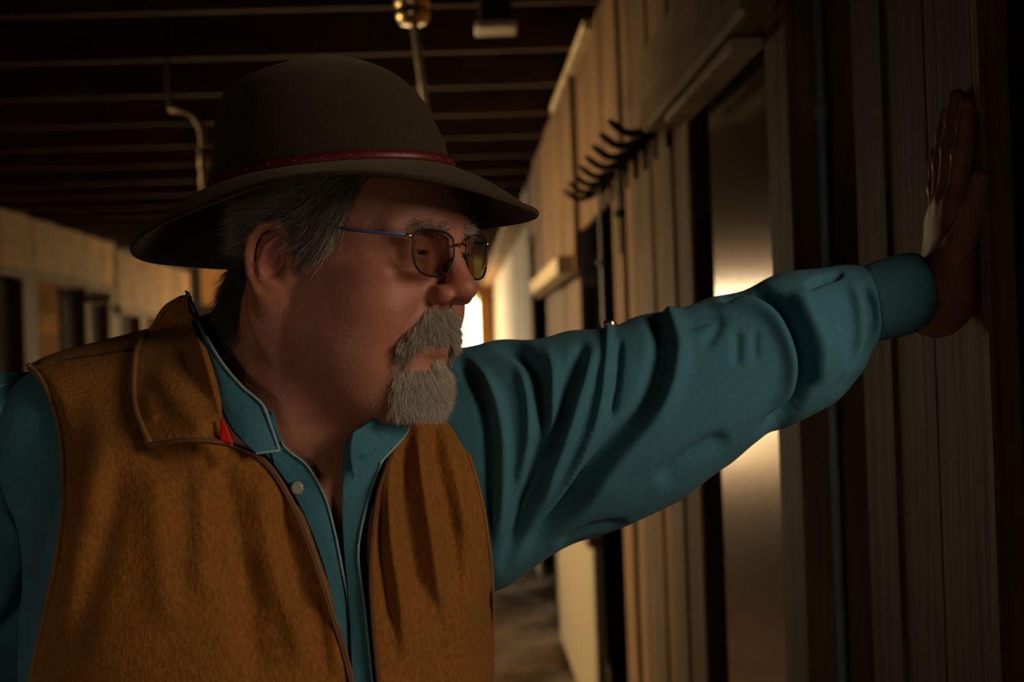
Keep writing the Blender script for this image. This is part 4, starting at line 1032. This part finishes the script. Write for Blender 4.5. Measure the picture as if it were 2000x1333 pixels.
# ------------------------------------------------------------------ eyeglasses
M_frame = plain('dark_metal_frame', (0.05, 0.045, 0.04), 0.3, Metallic=0.8)
M_temple = plain('blue_temple', (0.06, 0.10, 0.30), 0.35, Metallic=0.3)
k = N('tinted_lens'); tr_ = k.n('ShaderNodeBsdfTransparent'); tr_.inputs[0].default_value = (0.60, 0.54, 0.48, 1); gl = k.n('ShaderNodeBsdfGlossy'); gl.inputs['Roughness'].default_value = 0.03
fr = k.n('ShaderNodeMath', operation='MULTIPLY_ADD'); lw = k.n('ShaderNodeLayerWeight'); pw_ = k.n('ShaderNodeMath', operation='POWER'); lw.inputs['Blend'].default_value = 0.5; k.l(lw.outputs['Facing'], pw_.inputs[0]); pw_.inputs[1].default_value = 4.0; k.l(pw_.outputs[0], fr.inputs[0]); fr.inputs[1].default_value = 0.6; fr.inputs[2].default_value = 0.04; mx = k.n('ShaderNodeMixShader'); k.l(fr.outputs[0], mx.inputs[0]); k.l(tr_.outputs[0], mx.inputs[1]); k.l(gl.outputs[0], mx.inputs[2]); k.l(mx.outputs[0], k.out.inputs[0])
M_lens = k.m
gls = empty('eyeglasses', tuple(from_head((11, 0, 1.6))), 'thin metal framed eyeglasses with brown tinted lenses on the man', 'glasses')
def lens_pt(sgn, x, y):       # x outward from the lens centre, y up (cm)
    wrap = math.radians(11); base = np.array([11.0, 2.95, 1.98])
    ff = base[0] - math.sin(wrap)*x - .10*y*0.6; rr = base[1] + math.cos(wrap)*x
    ff = ff - 0.012*(x*x + y*y)
    return from_head((ff, sgn*rr, base[2] + y))
OUT = [(a*.97, b*.93) for a, b in [(-2.05, 1.35), (-1.2, 1.78), (0.2, 1.92), (1.5, 1.80), (2.25, 1.25), (2.42, 0.2), (2.2, -1.0), (1.5, -1.75), (0.3, -2.0), (-1.0, -1.85), (-1.9, -1.0), (-2.2, 0.2)]]
for sgn in (1, -1):
    o2 = cr(OUT + OUT[:1], 49)[:-1]
    rim = np.array([lens_pt(sgn, *p) for p in o2])
    bm = bmesh.new(); tube_bm(bm, list(rim) + [rim[0], ], .00085, 8, cap=False); bmesh.ops.recalc_face_normals(bm, faces=bm.faces)
    ri = bm_obj('rim', bm, M_frame, gls, smooth=True)
    vv = [lens_pt(sgn, 0, 0)]; ff = []
    for s_ in (0.33, 0.66, 0.99):
        vv += [lens_pt(sgn, *(p*s_)) for p in o2]
    nn = len(o2)
    for i in range(nn):
        j = (i+1) % nn; ff.append((0, 1+i, 1+j))
        for s_ in (0, 1): ff.append((1+s_*nn+i, 1+(s_+1)*nn+i, 1+(s_+1)*nn+j, 1+s_*nn+j))
    le = mesh_obj('lens', vv, ff, M_lens, gls, smooth=True)
    hg = lens_pt(sgn, 2.35, 1.1); h2 = from_head((to_head(hg)[0] - .35, sgn*(abs(to_head(hg)[1]) + .45), to_head(hg)[2] + .12))
    tube('hinge', [hg, h2], [.0016, .0018], M_brass, gls, 8)
    tube('temple', [h2, from_head((5.6, sgn*7.25, 3.35)), from_head((1.6, sgn*7.55, 4.1)), from_head((-1.2, sgn*7.9, 4.2)), from_head((-3.2, sgn*7.6, 2.4))], [.0013, .0013, .0013, .0014, .0015], M_temple, gls, 8)
    tube('nose_pad', [lens_pt(sgn, -2.1, -0.2), from_head((10.5, sgn*0.95, 1.0)), from_head((10.55, sgn*0.95, 0.6))], [.0007, .0014, .0018], M_frame, gls, 8)
a, b = lens_pt(1, -2.06, .72), lens_pt(-1, -2.06, .72)
tube('bridge', [a, from_head(to_head((a+b)/2) + np.array([.25, 0, .2])), b], .0009, M_frame, gls, 8)
adopt(gls)
adopt(man)
def deep(o):
    for ch in o.children: ch.matrix_parent_inverse = Matrix.Identity(4)
